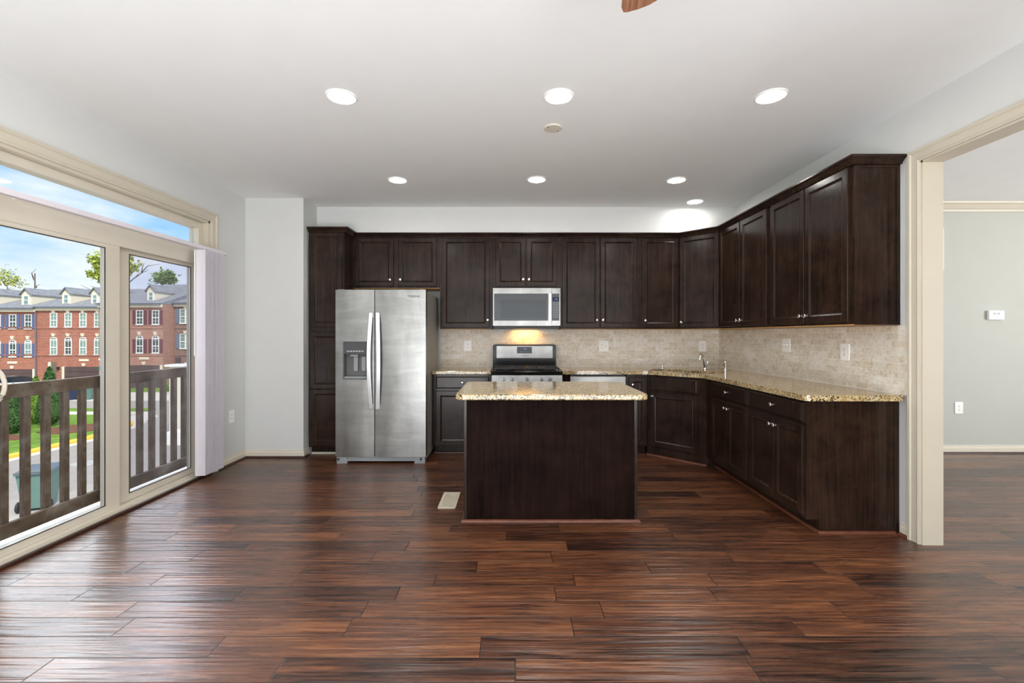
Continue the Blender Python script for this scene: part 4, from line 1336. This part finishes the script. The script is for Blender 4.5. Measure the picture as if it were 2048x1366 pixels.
# ------------------------------------------------------------------ balcony rail
def balcony():
    X0 = -3.2
    dk = MB().box(-3.34, XL - 0.165, 0.6, 5.2, -0.16, -0.02)
    o = dk.build('balcony_deck', 'deck_white'); o['kind'] = 'structure'
    root = thing('balcony_railing', 'weathered wooden balcony railing outside the glass door', 'railing', (X0, 3.0, 0))
    MB().box(-0.038, 0.0, -2.2, 2.0, 0.897, 0.988).build('top_rail', 'weathered_wood', root, 0.004)
    MB().box(-0.038, 0.0, -2.2, 2.0, 0.012, 0.103).build('bottom_rail', 'weathered_wood', root, 0.004)
    b0 = None
    k = 0
    d = 3.055 - 0.1325 * 7
    while d < 4.95:
        if b0 is None:
            b0 = MB().box(-0.078, -0.039, -0.038, 0.0, 0.03, 0.975).build('baluster', 'weathered_wood', root, 0.002)
            b = b0
        else:
            b = b0.copy(); COL.objects.link(b); b.parent = root
        b.location = (0, d - 3.0, 0)
        d += 0.1338
    for y in (-2.2, 1.95):
        MB().box(-0.09, -0.0, y - 0.09, y, -0.02, 1.02).build('post', 'weathered_wood', root, 0.004)
    MB().lathe([(0.004, 0), (0.004, 0.004)], 8, lambda a, b, c: (0.0 + c, UX(0, 1) * 0 + 0.15 + a, 0.955 + b)).build('bolt', 'slot_dark', root)
balcony()

# ------------------------------------------------------------------ outside: ground
def GX(u, v): return (u - HX) * (EYE - GROUND) / (v - HY)
def GY(v): return F * (EYE - GROUND) / (v - HY)
struct('street', MB().box(-90, -3.4, -12, 70, GROUND - 0.3, GROUND), 'asphalt')
lawn_p = [(-80, -10), (-20.45, -10), (-20.25, 15), (-20.1, 21.5), (-20.7, 24.4), (-22.3, 26.2), (-24.2, 27.4), (-80, 27.4)]
struct('lawn', MB().prism(lawn_p, GROUND, GROUND + 0.13), 'grass')
curb_path = [(-20.45, -10), (-20.25, 15), (-20.1, 21.5), (-20.7, 24.4), (-21.3, 25.2)]
o = MB().sweep(curb_path, [(-0.26, GROUND), (-0.26, GROUND + 0.12), (-0.22, GROUND + 0.15), (0.0, GROUND + 0.15), (0.0, GROUND)], XY).build('kerb', 'curb_yellow'); o['kind'] = 'structure'
o = MB().sweep(curb_path, [(-0.66, GROUND), (-0.66, GROUND + 0.012), (-0.262, GROUND + 0.012), (-0.262, GROUND)], XY).build('gutter_pan', 'concrete'); o['kind'] = 'structure'
struct('sidewalk', MB().box(-80, -22.6, 27.45, 28.5, GROUND, GROUND + 0.14)
       .prism([(-22.6, 26.3), (-20.9, 24.6), (-20.5, 25.5), (-20.9, 26.9), (-22.6, 28.5)], GROUND, GROUND + 0.13), 'concrete')
struct('verge', MB().box(-80, -23.4, 28.55, 29.9, GROUND, GROUND + 0.13), 'grass')
struct('driveway', MB().box(-80, -22.0, 34.0, 37.6, GROUND, GROUND + 0.05).box(-80, -29.0, 37.6, 43.0, GROUND, GROUND + 0.045), 'concrete')
struct('far_lawn', MB().box(-34.5, -26.0, 39.0, 43.0, GROUND, GROUND + 0.10).box(-44.0, -40.8, 38.2, 42.8, GROUND, GROUND + 0.10), 'grass')
for (cx, cy, a, b) in ((-22.3, 23.2, 1.3, 1.3), (-24.6, 21.0, 2.0, 0.85)):
    pts = [(cx + a * math.cos(2 * PI * i / 18) * (1 + 0.1 * math.sin(3 * i)), cy + b * math.sin(2 * PI * i / 18)) for i in range(18)]
    o = MB().prism(pts, GROUND + 0.13, GROUND + 0.16).build('mulch_bed', 'mulch')
    o['kind'] = 'stuff'
    tag(o, 'brown mulch bed on the lawn ' + ('beside the pointed evergreen' if cx > -23 else 'under the nearer evergreen'), 'mulch')
o = MB().lathe([(0.42, 0.0), (0.42, 0.012), (0.36, 0.014), (0.001, 0.015)], 28, lambda a, b, c: (GX(170, 927) + a, GY(927) + b, GROUND + c)).build('manhole_cover', 'iron_cover')
tag(o, 'pale round manhole cover in the asphalt street', 'manhole cover')

# foliage made of many small leaf blades
def leaves(mb, pts, size, rr):
    for p in pts:
        a = Vector((rr.uniform(-1, 1), rr.uniform(-1, 1), rr.uniform(-0.6, 1))).normalized()
        b = a.cross(Vector((rr.uniform(-1, 1), rr.uniform(-1, 1), rr.uniform(-1, 1)))).normalized()
        s = size * rr.uniform(0.6, 1.3)
        P = Vector(p)
        mb.poly_faces([P - a * s, P + b * s * 0.45, P + a * s, P - b * s * 0.45], [(0, 1, 2, 3)])

def arborvitae(u, vb, h, r, label, seed):
    rr = random.Random(seed)
    root = thing('evergreen_shrub', label, 'shrub', (GX(u, vb), GY(vb), GROUND + 0.161), 0, 'pointed evergreens on the lawn')
    MB().tube([(0, 0, 0), (0, 0, h * 0.5)], [0.06, 0.03], 6).build('trunk', 'bark', root)
    prof = lambda t: r * (min(1, t * 5 + 0.25) * (1 - t) ** 0.62 * (1.06 if t < 0.6 else 1))
    core = MB().lathe([(max(0.02, prof(i / 14.0) * 0.86), 0.05 + h * 0.97 * i / 14.0) for i in range(15)], 14)
    m = core
    pts = []
    for _ in range(2600):
        t = rr.random() ** 1.15
        a = rr.uniform(0, 2 * PI)
        q = prof(t) * rr.uniform(0.82, 1.04)
        pts.append((q * math.cos(a), q * math.sin(a), 0.05 + h * t))
    leaves(m, pts, 0.055, rr)
    m.build('foliage', 'leaf_dark' if seed != 3 else 'leaf_bright', root)
arborvitae(26, 873, 2.35, 0.52, 'dark evergreen shrub partly behind the leftmost railing slat', 1)
arborvitae(99, 857, 3.05, 0.62, 'pointed evergreen shrub whose bright tip rises above the railing', 2)
arborvitae(72, 853, 2.5, 0.50, 'lighter evergreen shrub tucked behind the pointed one', 3)

def bush(x, y, r, label, seed):
    rr = random.Random(seed)
    m = MB()
    pts = []
    for _ in range(900):
        v = Vector((rr.gauss(0, 1), rr.gauss(0, 1), abs(rr.gauss(0, 1)))).normalized() * r * rr.uniform(0.5, 1.05)
        pts.append((v.x, v.y, v.z * 0.9 + 0.05))
    leaves(m, pts, 0.09, rr)
    m.lathe([(r * 0.5, 0.0), (r * 0.75, r * 0.3), (r * 0.5, r * 0.65), (0.05, r * 0.8)], 12)
    o = m.build('shrub', 'leaf_bright', loc=(x, y, GROUND + 0.08))
    tag(o, label, 'shrub')
bush(-29.5, 40.2, 1.15, 'round yellow-green shrub beyond the cross street', 11)

# wheeled bins
def wheelie_bin(x, y, rot, mat, label, s=1.0):
    root = thing('wheeled_bin', label, 'bin', (x, y, GROUND + 0.001), rot, 'wheeled rubbish bins outside')
    w0, w1, l0, l1, h = 0.25 * s, 0.33 * s, 0.27 * s, 0.40 * s, 1.02 * s
    MB().hexa([(-w0, -l0, 0.06), (w0, -l0, 0.06), (w0, l0, 0.06), (-w0, l0, 0.06), (-w1, -l1, h), (w1, -l1, h), (w1, l1, h), (-w1, l1, h)]).build('body', mat, root, 0.03)
    MB().box(-w1 - 0.02, w1 + 0.02, -l1 - 0.02, l1 + 0.02, h - 0.06, h).build('rim', mat, root, 0.01)
    rings = []
    for ins, z in ((-0.03, h + 0.001), (-0.03, h + 0.025), (0.05, h + 0.07), (0.14, h + 0.085)):
        rings.append([(-w1 + ins, -l1 + ins, z), (w1 - ins, -l1 + ins, z), (w1 - ins, l1 - ins, z), (-w1 + ins, l1 - ins, z)])
    MB().loops(rings).build('lid', 'bin_lid', root, 0.008)
    for sx in (-1, 1):
        MB().lathe([(0.14, -0.03), (0.15, -0.02), (0.15, 0.02), (0.14, 0.03)], 18, lambda a, b, c, sx=sx: (sx * (w0 + 0.05) + c, l0 + 0.02 + a, 0.151 + b)).build('wheel', 'rubber', root, smooth=True)
    MB().tube([(-w1 + 0.05, l1, h - 0.03), (-w1 + 0.05, l1 + 0.07, h - 0.02), (w1 - 0.05, l1 + 0.07, h - 0.02), (w1 - 0.05, l1, h - 0.03)], 0.018, 8).build('handle', 'bin_lid', root)
wheelie_bin(GX(80, 1015), GY(1015), math.radians(205), 'bin_green', 'large grey-green wheeled bin in the street below the balcony', 1.08)
wheelie_bin(GX(176, 800), GY(800), math.radians(20), 'bin_green', 'small distant grey-green bin on the far driveway')
wheelie_bin(GX(140, 801), GY(801), math.radians(-10), 'bin_blue', 'small distant dark blue bin on the far driveway')

# parked car
def car():
    d = 38.0
    root = thing('car', 'parked car showing a white bonnet and black roof over the railing', 'car', (UX(40, d), d, GROUND + 0.055), math.radians(62), None)
    L, W_ = 4.5, 1.8
    side = [(-2.2, 0.35), (2.2, 0.35), (2.25, 0.62), (2.1, 0.80), (1.1, 0.98), (-1.9, 1.02), (-2.22, 0.85)]
    MB().prism(side, -W_ / 2, W_ / 2, lambda a, b, c: (a, c, b)).build('body', 'car_white', root, 0.06)
    roof = [(1.05, 0.98), (0.35, 1.42), (-1.1, 1.46), (-1.85, 1.02)]
    MB().prism(roof, -W_ / 2 + 0.16, W_ / 2 - 0.16, lambda a, b, c: (a, c, b)).build('cabin_glass', 'car_glass', root, 0.03)
    MB().prism([(0.30, 1.43), (-0.2, 1.50), (-1.1, 1.48), (-1.12, 1.45)], -W_ / 2 + 0.18, W_ / 2 - 0.18, lambda a, b, c: (a, c, b)).build('roof', 'car_black', root, 0.02)
    for x in (-1.35, 1.4):
        for s in (-1, 1):
            MB().lathe([(0.25, -0.11), (0.33, -0.09), (0.33, 0.09), (0.25, 0.11)], 20, lambda a, b, c, x=x, s=s: (x + a, s * (W_ / 2 - 0.1) + c, 0.331 + b)).build('wheel', 'rubber', root, smooth=True)
car()

# street name sign
def street_sign():
    d = 20.0
    x = UX(214, d)
    root = thing('street_sign', 'green street name sign on a pole beside the door stile', 'sign', (x + 0.30, d, GROUND + 0.005))
    MB().tube([(0, 0, 0), (0, 0, UZ(724, d) - GROUND)], 0.035, 10).build('pole', 'gutter_grey', root)
    z = UZ(737.5, d) - GROUND
    b = MB().box(-0.62, 0.10, -0.05, -0.038, z - 0.105, z + 0.105).build('blade', 'sign_green', root)
    text('lettering', 'BARTR', 0.17, 'letter_white', b, (-0.31, -0.052, z), extrude=0.002)
    z2 = UZ(729, d) - GROUND
    MB().box(-0.006, 0.006, -0.45, 0.45, z2 - 0.08, z2 + 0.10).build('cross_blade', 'sign_green', root)
street_sign()

# neighbouring porch column and box
def column(u0, u1, vt, vb, label):
    s = (vb - HY) / (EYE - GROUND)
    d = F / s
    x0, x1 = UX(u0, d), UX(u1, d)
    w = x1 - x0
    h = (vb - vt) / s
    root = thing('porch_column', label, 'column', (x0, d, GROUND + 0.001))
    MB().box(0, w, 0, w, 0.25, h - 0.12).build('shaft', 'column_cream', root, 0.02)
    MB().box(-0.07, w + 0.07, -0.07, w + 0.07, 0, 0.25).build('base', 'column_cream', root, 0.02)
    MB().box(-0.14, w + 0.10, -0.14, w + 0.10, h - 0.12, h).build('cap', 'window_white', root, 0.03)
    for x in (0.12 * w, 0.82 * w):
        MB().box(x, x + 0.06 * w, -0.02, -0.0005, 0.35, h - 0.2).build('moulding', 'window_white', root)
column(338, 366, 729, 880, 'cream porch column with a broad white cap beyond the railing')
column(374, 402, 740, 866, 'second cream porch column half hidden by the door frame')
o = MB().box(UX(359, 21.0), UX(385, 21.0), 20.2, 20.8, GROUND + 0.001, GROUND + 0.62).build('utility_box', 'window_white', bevel=0.03)
tag(o, 'low white utility box at the foot of the porch columns', 'box')

# ------------------------------------------------------------------ town houses across the street
FD = 43.0
SF = F / FD
CUR = [FD]
def hx(u): return (u - HX) * CUR[0] / F
def hz(v): return EYE + (HY - v) * CUR[0] / F
def arch_poly(x0, x1, z0, z1, n=8):
    r = (x1 - x0) / 2
    return [(x0, z0), (x1, z0)] + [((x0 + x1) / 2 + r * math.cos(PI * i / n), z1 - r * 0.85 + r * 0.85 * math.sin(PI * i / n)) for i in range(n + 1)]

class House:
    """local: x to the right, z up from world zero, facade at y = 0"""
    def __init__(self, label, depth=0.0):
        self.dep = depth
        CUR[0] = FD + depth
        self.root = thing('town_house', label, 'house', (0, FD + depth, 0), 0, 'brick town houses across the street')
    def part(self, mb, name, mat, parent=None, bevel=0.0, label=None):
        return mb.build(name, mat, parent or self.root, bevel, label=label)
    def window(self, u0, u1, v0, v1, arched=False, shutters=None, pale=False, keystone=True, mull=False):
        x0, x1, z0, z1 = hx(u0), hx(u1), hz(v1), hz(v0)
        fw = 0.055
        m = MB()
        poly = arch_poly(x0, x1, z0, z1) if arched else [(x0, z0), (x1, z0), (x1, z1), (x0, z1)]
        inner = arch_poly(x0 + fw, x1 - fw, z0 + fw, z1 - fw) if arched else [(x0 + fw, z0 + fw), (x1 - fw, z0 + fw), (x1 - fw, z1 - fw), (x0 + fw, z1 - fw)]
        m.prism(poly, -0.06, 0.0, XZ, holes=[inner])
        zm = z0 + (z1 - z0) * (0.40 if arched else 0.48)
        m.box(x0 + fw, x1 - fw, -0.05, -0.01, zm - 0.04, zm + 0.04)
        if arched:
            zt = z1 - (x1 - x0) * 0.42
            m.box(x0 + fw, x1 - fw, -0.05, -0.01, zt - 0.05, zt + 0.05)
        xm = (x0 + x1) / 2
        m.box(xm - (0.07 if mull else 0.012), xm + (0.07 if mull else 0.012), -0.04, -0.012, z0 + fw, z1 - fw)
        for f in (0.25, 0.75):
            zz = z0 + (z1 - z0) * f
            m.box(x0 + fw, x1 - fw, -0.035, -0.012, zz - 0.012, zz + 0.012)
        m.box(x0 - 0.04, x1 + 0.04, -0.10, 0.0, z0 - 0.06, z0)
        w = self.part(m, 'window', 'window_white')
        g = MB().prism(inner, -0.010, -0.002, XZ)
        self.part(g, 'pane', 'pane_pale' if pale else 'pane_dark', w)
        if shutters:
            sw_ = 0.27
            sides = shutters[1]
            for s in sides:
                a = x0 - sw_ - 0.05 if s < 0 else x1 + 0.05
                self.part(MB().box(a, a + sw_, -0.07, -0.001, z0, z1 - (0.35 if arched else 0)), 'shutter', shutters[0], None, 0.01)
        if keystone:
            zk = z1 + (0.05 if arched else 0.02)
            self.part(MB().hexa([(xm - 0.10, -0.11, zk), (xm + 0.10, -0.11, zk), (xm + 0.10, -0.001, zk), (xm - 0.10, -0.001, zk),
                                 (xm - 0.18, -0.12, zk + 0.3), (xm + 0.18, -0.12, zk + 0.3), (xm + 0.18, -0.001, zk + 0.3), (xm - 0.18, -0.001, zk + 0.3)]), 'keystone', 'stone_cream')
    def garage(self, u0, u1, vt, plaque=True):
        x0, x1, z1 = hx(u0), hx(u1), hz(vt)
        m = MB()
        for i in range(4):
            h = (z1 - GROUND - 0.06) / 4
            m.box(x0, x1, -0.05, -0.001, GROUND + 0.06 + i * h, GROUND + 0.06 + (i + 1) * h - 0.03)
        self.part(m, 'garage_door', 'garage_brown')
        self.part(MB().box(x0 - 0.22, x0, -0.09, -0.001, GROUND + 0.06, z1).box(x1, x1 + 0.22, -0.09, -0.001, GROUND + 0.06, z1), 'garage_casing', 'stone_cream')
        xm = (x0 + x1) / 2
        if plaque:
            self.part(MB().box(xm - 0.45, xm + 0.45, -0.06, -0.001, z1 + 0.50, z1 + 0.72), 'address_plaque', 'stone_cream')
            self.part(MB().hexa([(xm - 0.1, -0.1, z1 + 0.03), (xm + 0.1, -0.1, z1 + 0.03), (xm + 0.1, -0.001, z1 + 0.03), (xm - 0.1, -0.001, z1 + 0.03),
                                 (xm - 0.2, -0.1, z1 + 0.3), (xm + 0.2, -0.1, z1 + 0.3), (xm + 0.2, -0.001, z1 + 0.3), (xm - 0.2, -0.001, z1 + 0.3)]), 'keystone', 'stone_cream')
    def shell(self, u0, u1, veave, brick, vr, hip_right=False, over=0.25):
        x0, x1, ze = hx(u0), hx(u1), hz(veave)
        dp = 13.0
        self.x0, self.x1, self.ze = x0, x1, ze
        self.part(MB().box(x0, x1, 0, dp, GROUND - 0.05, ze - 0.02), 'wall', brick)
        # soldier courses
        for v in (655.5, 710):
            self.part(MB().box(x0, x1, -0.06, -0.001, hz(v) - 0.08, hz(v) + 0.08), 'brick_band', brick)
        self.part(MB().box(x0, x1, -0.22, -0.001, ze - 0.32, ze - 0.03), 'cornice', 'stone_cream', None, 0.03)
        self.part(MB().box(x0, x1, -0.40, -0.25, ze - 0.06, ze + 0.06), 'gutter', 'gutter_grey')
        # roof: ridge parallel to the front; the ridge stands back, so it reads lower
        yr = 8.0
        zr = EYE + (HY - vr) * (FD + self.dep + yr) / F
        self.yr, self.zr = yr, zr
        def q(a, b): return a
        r = MB()
        xe = x1 - (3.2 if hip_right else 0)
        r.poly_faces([(x0, -0.42, ze), (x1, -0.42, ze), (x1, dp + 0.3, ze), (x0, dp + 0.3, ze), (x0, yr, zr), (xe, yr, zr)],
                     [(0, 1, 5, 4), (2, 3, 4, 5), (1, 2, 5), (3, 0, 4), (0, 3, 2, 1)])
        self.part(r, 'roof', 'shingles')
    def dormer(self, u0, u1, veave, vbase, vpeak, y=0.9):
        d = FD + self.dep + y
        x0, x1 = UX(u0, d), UX(u1, d)
        ze, zb, zp = UZ(veave, d), UZ(vbase, d), UZ(vpeak, d)
        # depth where the dormer eave meets the main roof
        k = (self.zr - self.ze) / (self.yr + 0.42)
        yb = min(self.yr - 0.1, -0.42 + (ze - self.ze) / k + 0.3)
        yp = min(self.yr - 0.05, -0.42 + (zp - self.ze) / k + 0.3)
        xm = (x0 + x1) / 2
        m = MB().poly_faces([(x0, y, zb - 0.15), (x1, y, zb - 0.15), (x1, y, ze), (xm, y, zp - 0.12), (x0, y, ze),
                             (x0, yb, zb - 0.15), (x1, yb, zb - 0.15), (x1, yb, ze), (xm, yb, zp - 0.12), (x0, yb, ze)],
                            [(0, 1, 2, 3, 4), (9, 8, 7, 6, 5), (0, 5, 6, 1), (1, 6, 7, 2), (2, 7, 8, 3), (3, 8, 9, 4), (4, 9, 5, 0)])
        dm = self.part(m, 'dormer', 'siding_cream')
        r = MB()
        t = 0.09
        e = 0.10
        for s, xe in ((-1, x0 - e), (1, x1 + e)):
            sl = (zp - ze) / (xm - x0)
            zz = ze - e * sl
            r.hexa([(xe, y - 0.2, zz), (xm, y - 0.2, zp - 0.1), (xm, yp, zp - 0.1), (xe, yb + 0.4, zz),
                    (xe, y - 0.2, zz + t), (xm, y - 0.2, zp), (xm, yp, zp), (xe, yb + 0.4, zz + t)])
        self.part(r, 'dormer_roof', 'shingles', dm)
        ww = (x1 - x0) * 0.19
        z0, z1 = zb + (ze - zb) * 0.10, zb + (ze - zb) * 0.80
        self.part(MB().box(xm - ww - 0.08, xm + ww + 0.08, y - 0.05, y - 0.001, z0 - 0.06, z1 + 0.06).box(xm - ww, xm + ww, y - 0.07, y - 0.05, (z0 + z1) / 2 - 0.03, (z0 + z1) / 2 + 0.03), 'dormer_window', 'window_white', dm)
        self.part(MB().box(xm - ww, xm + ww, y - 0.062, y - 0.05, z0, z1), 'dormer_pane', 'pane_pale', dm)

def houses():
    BLUE, MAR, SLT = 'shutter_blue', 'shutter_maroon', 'shutter_slate'
    a = House('orange-red brick town house with blue shutters, leftmost of the row')
    a.shell(-72, 74, 617, 'brick_orange', 579)
    for u in (-44, -12, 19, 50):
        a.window(u, u + 14.3, 629, 657.4, False, (BLUE, (-1, 1)), keystone=False)
        a.window(u, u + 14, 679.5, 713.7, True, (BLUE, (-1, 1)), pale=(u == 50))
    a.garage(-16, 66.6, 738)
    a.dormer(43, 63, 588, 610, 575.5)
    a.dormer(-30, -8, 588, 610, 575.5)
    a.part(MB().tube([(hx(73), -0.10, GROUND), (hx(73), -0.10, a.ze - 0.2)], 0.06, 8), 'downspout', 'gutter_grey')
    b = House('red brick town house without shutters, second in the row', 0.0)
    b.shell(74.4, 220.3, 614.5, 'brick_red', 578)
    for i, (u, pale) in enumerate(((101, True), (130, True), (159.5, True), (189, True))):
        b.window(u, u + 14, 626, 654, False, None, pale, True)
        b.window(u, u + 14, 674, 709, True, None, i != 1)
    b.garage(130, 207.0, 733)
    x0, x1, z1 = hx(99), hx(113), hz(724)
    b.part(MB().box(x0, x1, -0.04, -0.001, GROUND + 0.05, z1), 'entry_recess', 'recess_taupe')
    b.part(MB().box(x0 - 0.05, x0 + 0.2, -0.10, -0.041, GROUND + 0.05, z1), 'entry_casing', 'stone_cream')
    b.part(MB().box(hx(116.5), hx(119.5), -0.2, -0.001, hz(739), hz(733.5)), 'wall_lamp', 'black_matte', None, 0.03)
    b.dormer(124, 142, 586, 607.5, 574)
    b.dormer(182, 199, 586, 607.5, 574)
    c = House('pinkish brick town house with maroon shutters, third in the row', -1.2)
    c.shell(198, 326, 608, 'brick_tan', 569)
    for u in (212, 272.8, 304.6):
        c.window(u, u + 14.2, 620.6, 649, False, (MAR, (-1, 1)), keystone=False)
        c.window(u, u + 14, 671, 706, True, (MAR, (-1, 1)))
    c.garage(256, 321, 730)
    c.dormer(294, 311, 581, 602, 568)
    c.part(MB().box(UX(199, 40.5), UX(214, 40.5), -1.4, -0.001, UZ(720.5, 40.5), UZ(717, 40.5)), 'porch_roof', 'stone_cream')
    for u in (203.5, 211.5):
        c.part(MB().lathe([(0.14, GROUND + 0.05), (0.12, UZ(720.6, 40.5))], 12, lambda p, q, h, u=u: (UX(u, 40.6) + p, -1.2 + q, h)), 'porch_post', 'stone_cream')
    d = House('brown brick town house with slate shutters at the right end of the row', 0.2)
    d.shell(349.6, 445, 606.5, 'brick_brown', 572)
    for u in (360, 398):
        d.window(u, u + 23, 618, 646.6, False, (SLT, (-1, 1)), True, True, True)
        d.window(u, u + 23, 668, 697, False, (SLT, (-1, 1)), True, True, True)
    x0, x1, z1 = hx(351), hx(362), hz(715)
    d.part(MB().box(x0, x1, -0.04, -0.001, GROUND + 0.05, z1), 'entry_recess', 'garage_brown')
    d.garage(374, 430, 725, False)
houses()

# trees behind the houses
def tree(u, d, zbase, ztop, label, leafmat, branches, seed, leafsize=0.22, nleaf=120, spread=1.0):
    rr = random.Random(seed)
    root = thing('tree', label, 'tree', (UX(u, d), d, zbase), 0, 'trees beyond the town houses')
    h = ztop - zbase
    m = MB()
    m.tube([(0, 0, 0), (0.05, 0, h * 0.4), (0.0, 0.05, h * 0.97)], [0.20, 0.14, 0.06], 7)
    ends = []
    for (x0, z0, x1, z1) in branches:
        mid = ((x0 + x1) / 2, rr.uniform(-0.3, 0.3), (z0 + z1) / 2 + 0.12 * (x1 - x0))
        m.tube([(x0, 0, z0), mid, (x1, rr.uniform(-0.4, 0.4), z1)], [0.07, 0.045, 0.018], 6)
        ends += [((x0 + x1) / 2, 0, (z0 + z1) / 2), (x1, 0, z1), (x0 * 0.25 + x1 * 0.75, 0, z0 * 0.25 + z1 * 0.75)]
    m.build('trunk', 'bark', root)
    if leafmat:
        lm = MB()
        pts = []
        for e in ends:
            for _ in range(nleaf // 4):
                c = Vector(e) + Vector((rr.gauss(0, 0.45), rr.gauss(0, 0.5), rr.gauss(0, 0.35))) * spread
                for __ in range(4):
                    pts.append(c + Vector((rr.gauss(0, 0.12), rr.gauss(0, 0.12), rr.gauss(0, 0.1))))
        leaves(lm, pts, leafsize, rr)
        lm.build('foliage', leafmat, root)

def TZ(v, d): return EYE + (HY - v) * d / F
D1 = 58.0
k = D1 / F
zb = GROUND
def br(u0, u, v, uu, vv): return ((u - u0) * k, TZ(v, D1) - zb, (uu - u0) * k, TZ(vv, D1) - zb)
tree(236, D1, zb, TZ(545, D1), 'large yellow-green tree whose branches reach behind the door stile', 'leaf_yellow',
     [br(236, 234, 572, 205, 552), br(236, 232, 560, 196, 530), br(236, 232, 550, 190, 517), br(236, 234, 545, 216, 510), br(236, 236, 548, 250, 515),
      br(236, 240, 556, 262, 530), br(236, 230, 566, 186, 548)], 21, 0.20, 190, 0.72)
tree(252, D1 + 2.5, zb, TZ(566, D1), 'bare forked branch rising right of the door stile', None,
     [br(252, 252, 566, 284, 540), br(252, 284, 540, 318, 521), br(252, 284, 540, 294, 520), br(252, 270, 551, 300, 535)], 22)
tree(214, D1 + 5.0, zb, TZ(572, D1), 'long bare limb reaching left over the roofs', None, [br(214, 212, 573, 154, 561), br(214, 200, 569, 180, 563)], 27)
tree(14, D1, zb, TZ(568, D1), 'sparse budding tree at the far left', 'leaf_yellow',
     [br(14, 12, 572, -6, 552), br(14, 12, 568, 16, 545), br(14, 14, 570, 32, 560), br(14, 12, 572, 42, 566), br(14, 10, 570, 4, 550)], 23, 0.14, 44, 0.9)
tree(69, D1, zb, TZ(540, D1), 'dead bare trunk above the leftmost roofs', None, [br(69, 68, 560, 58, 545), br(69, 67, 556, 66, 537), br(69, 73, 575, 79, 569)], 24)
tree(328, D1, zb, TZ(556, D1), 'small green tree above the roofs behind the right pane', 'leaf_green',
     [br(328, 328, 566, 318, 556), br(328, 328, 562, 326, 550), br(328, 328, 562, 340, 549), br(328, 328, 566, 344, 558)], 25, 0.20, 130, 0.75)
tree(382, D1, zb, TZ(560, D1), 'bare tree trunk at the right edge of the glass door', None, [br(382, 381, 560, 376, 530), br(382, 378, 545, 384, 528)], 26)
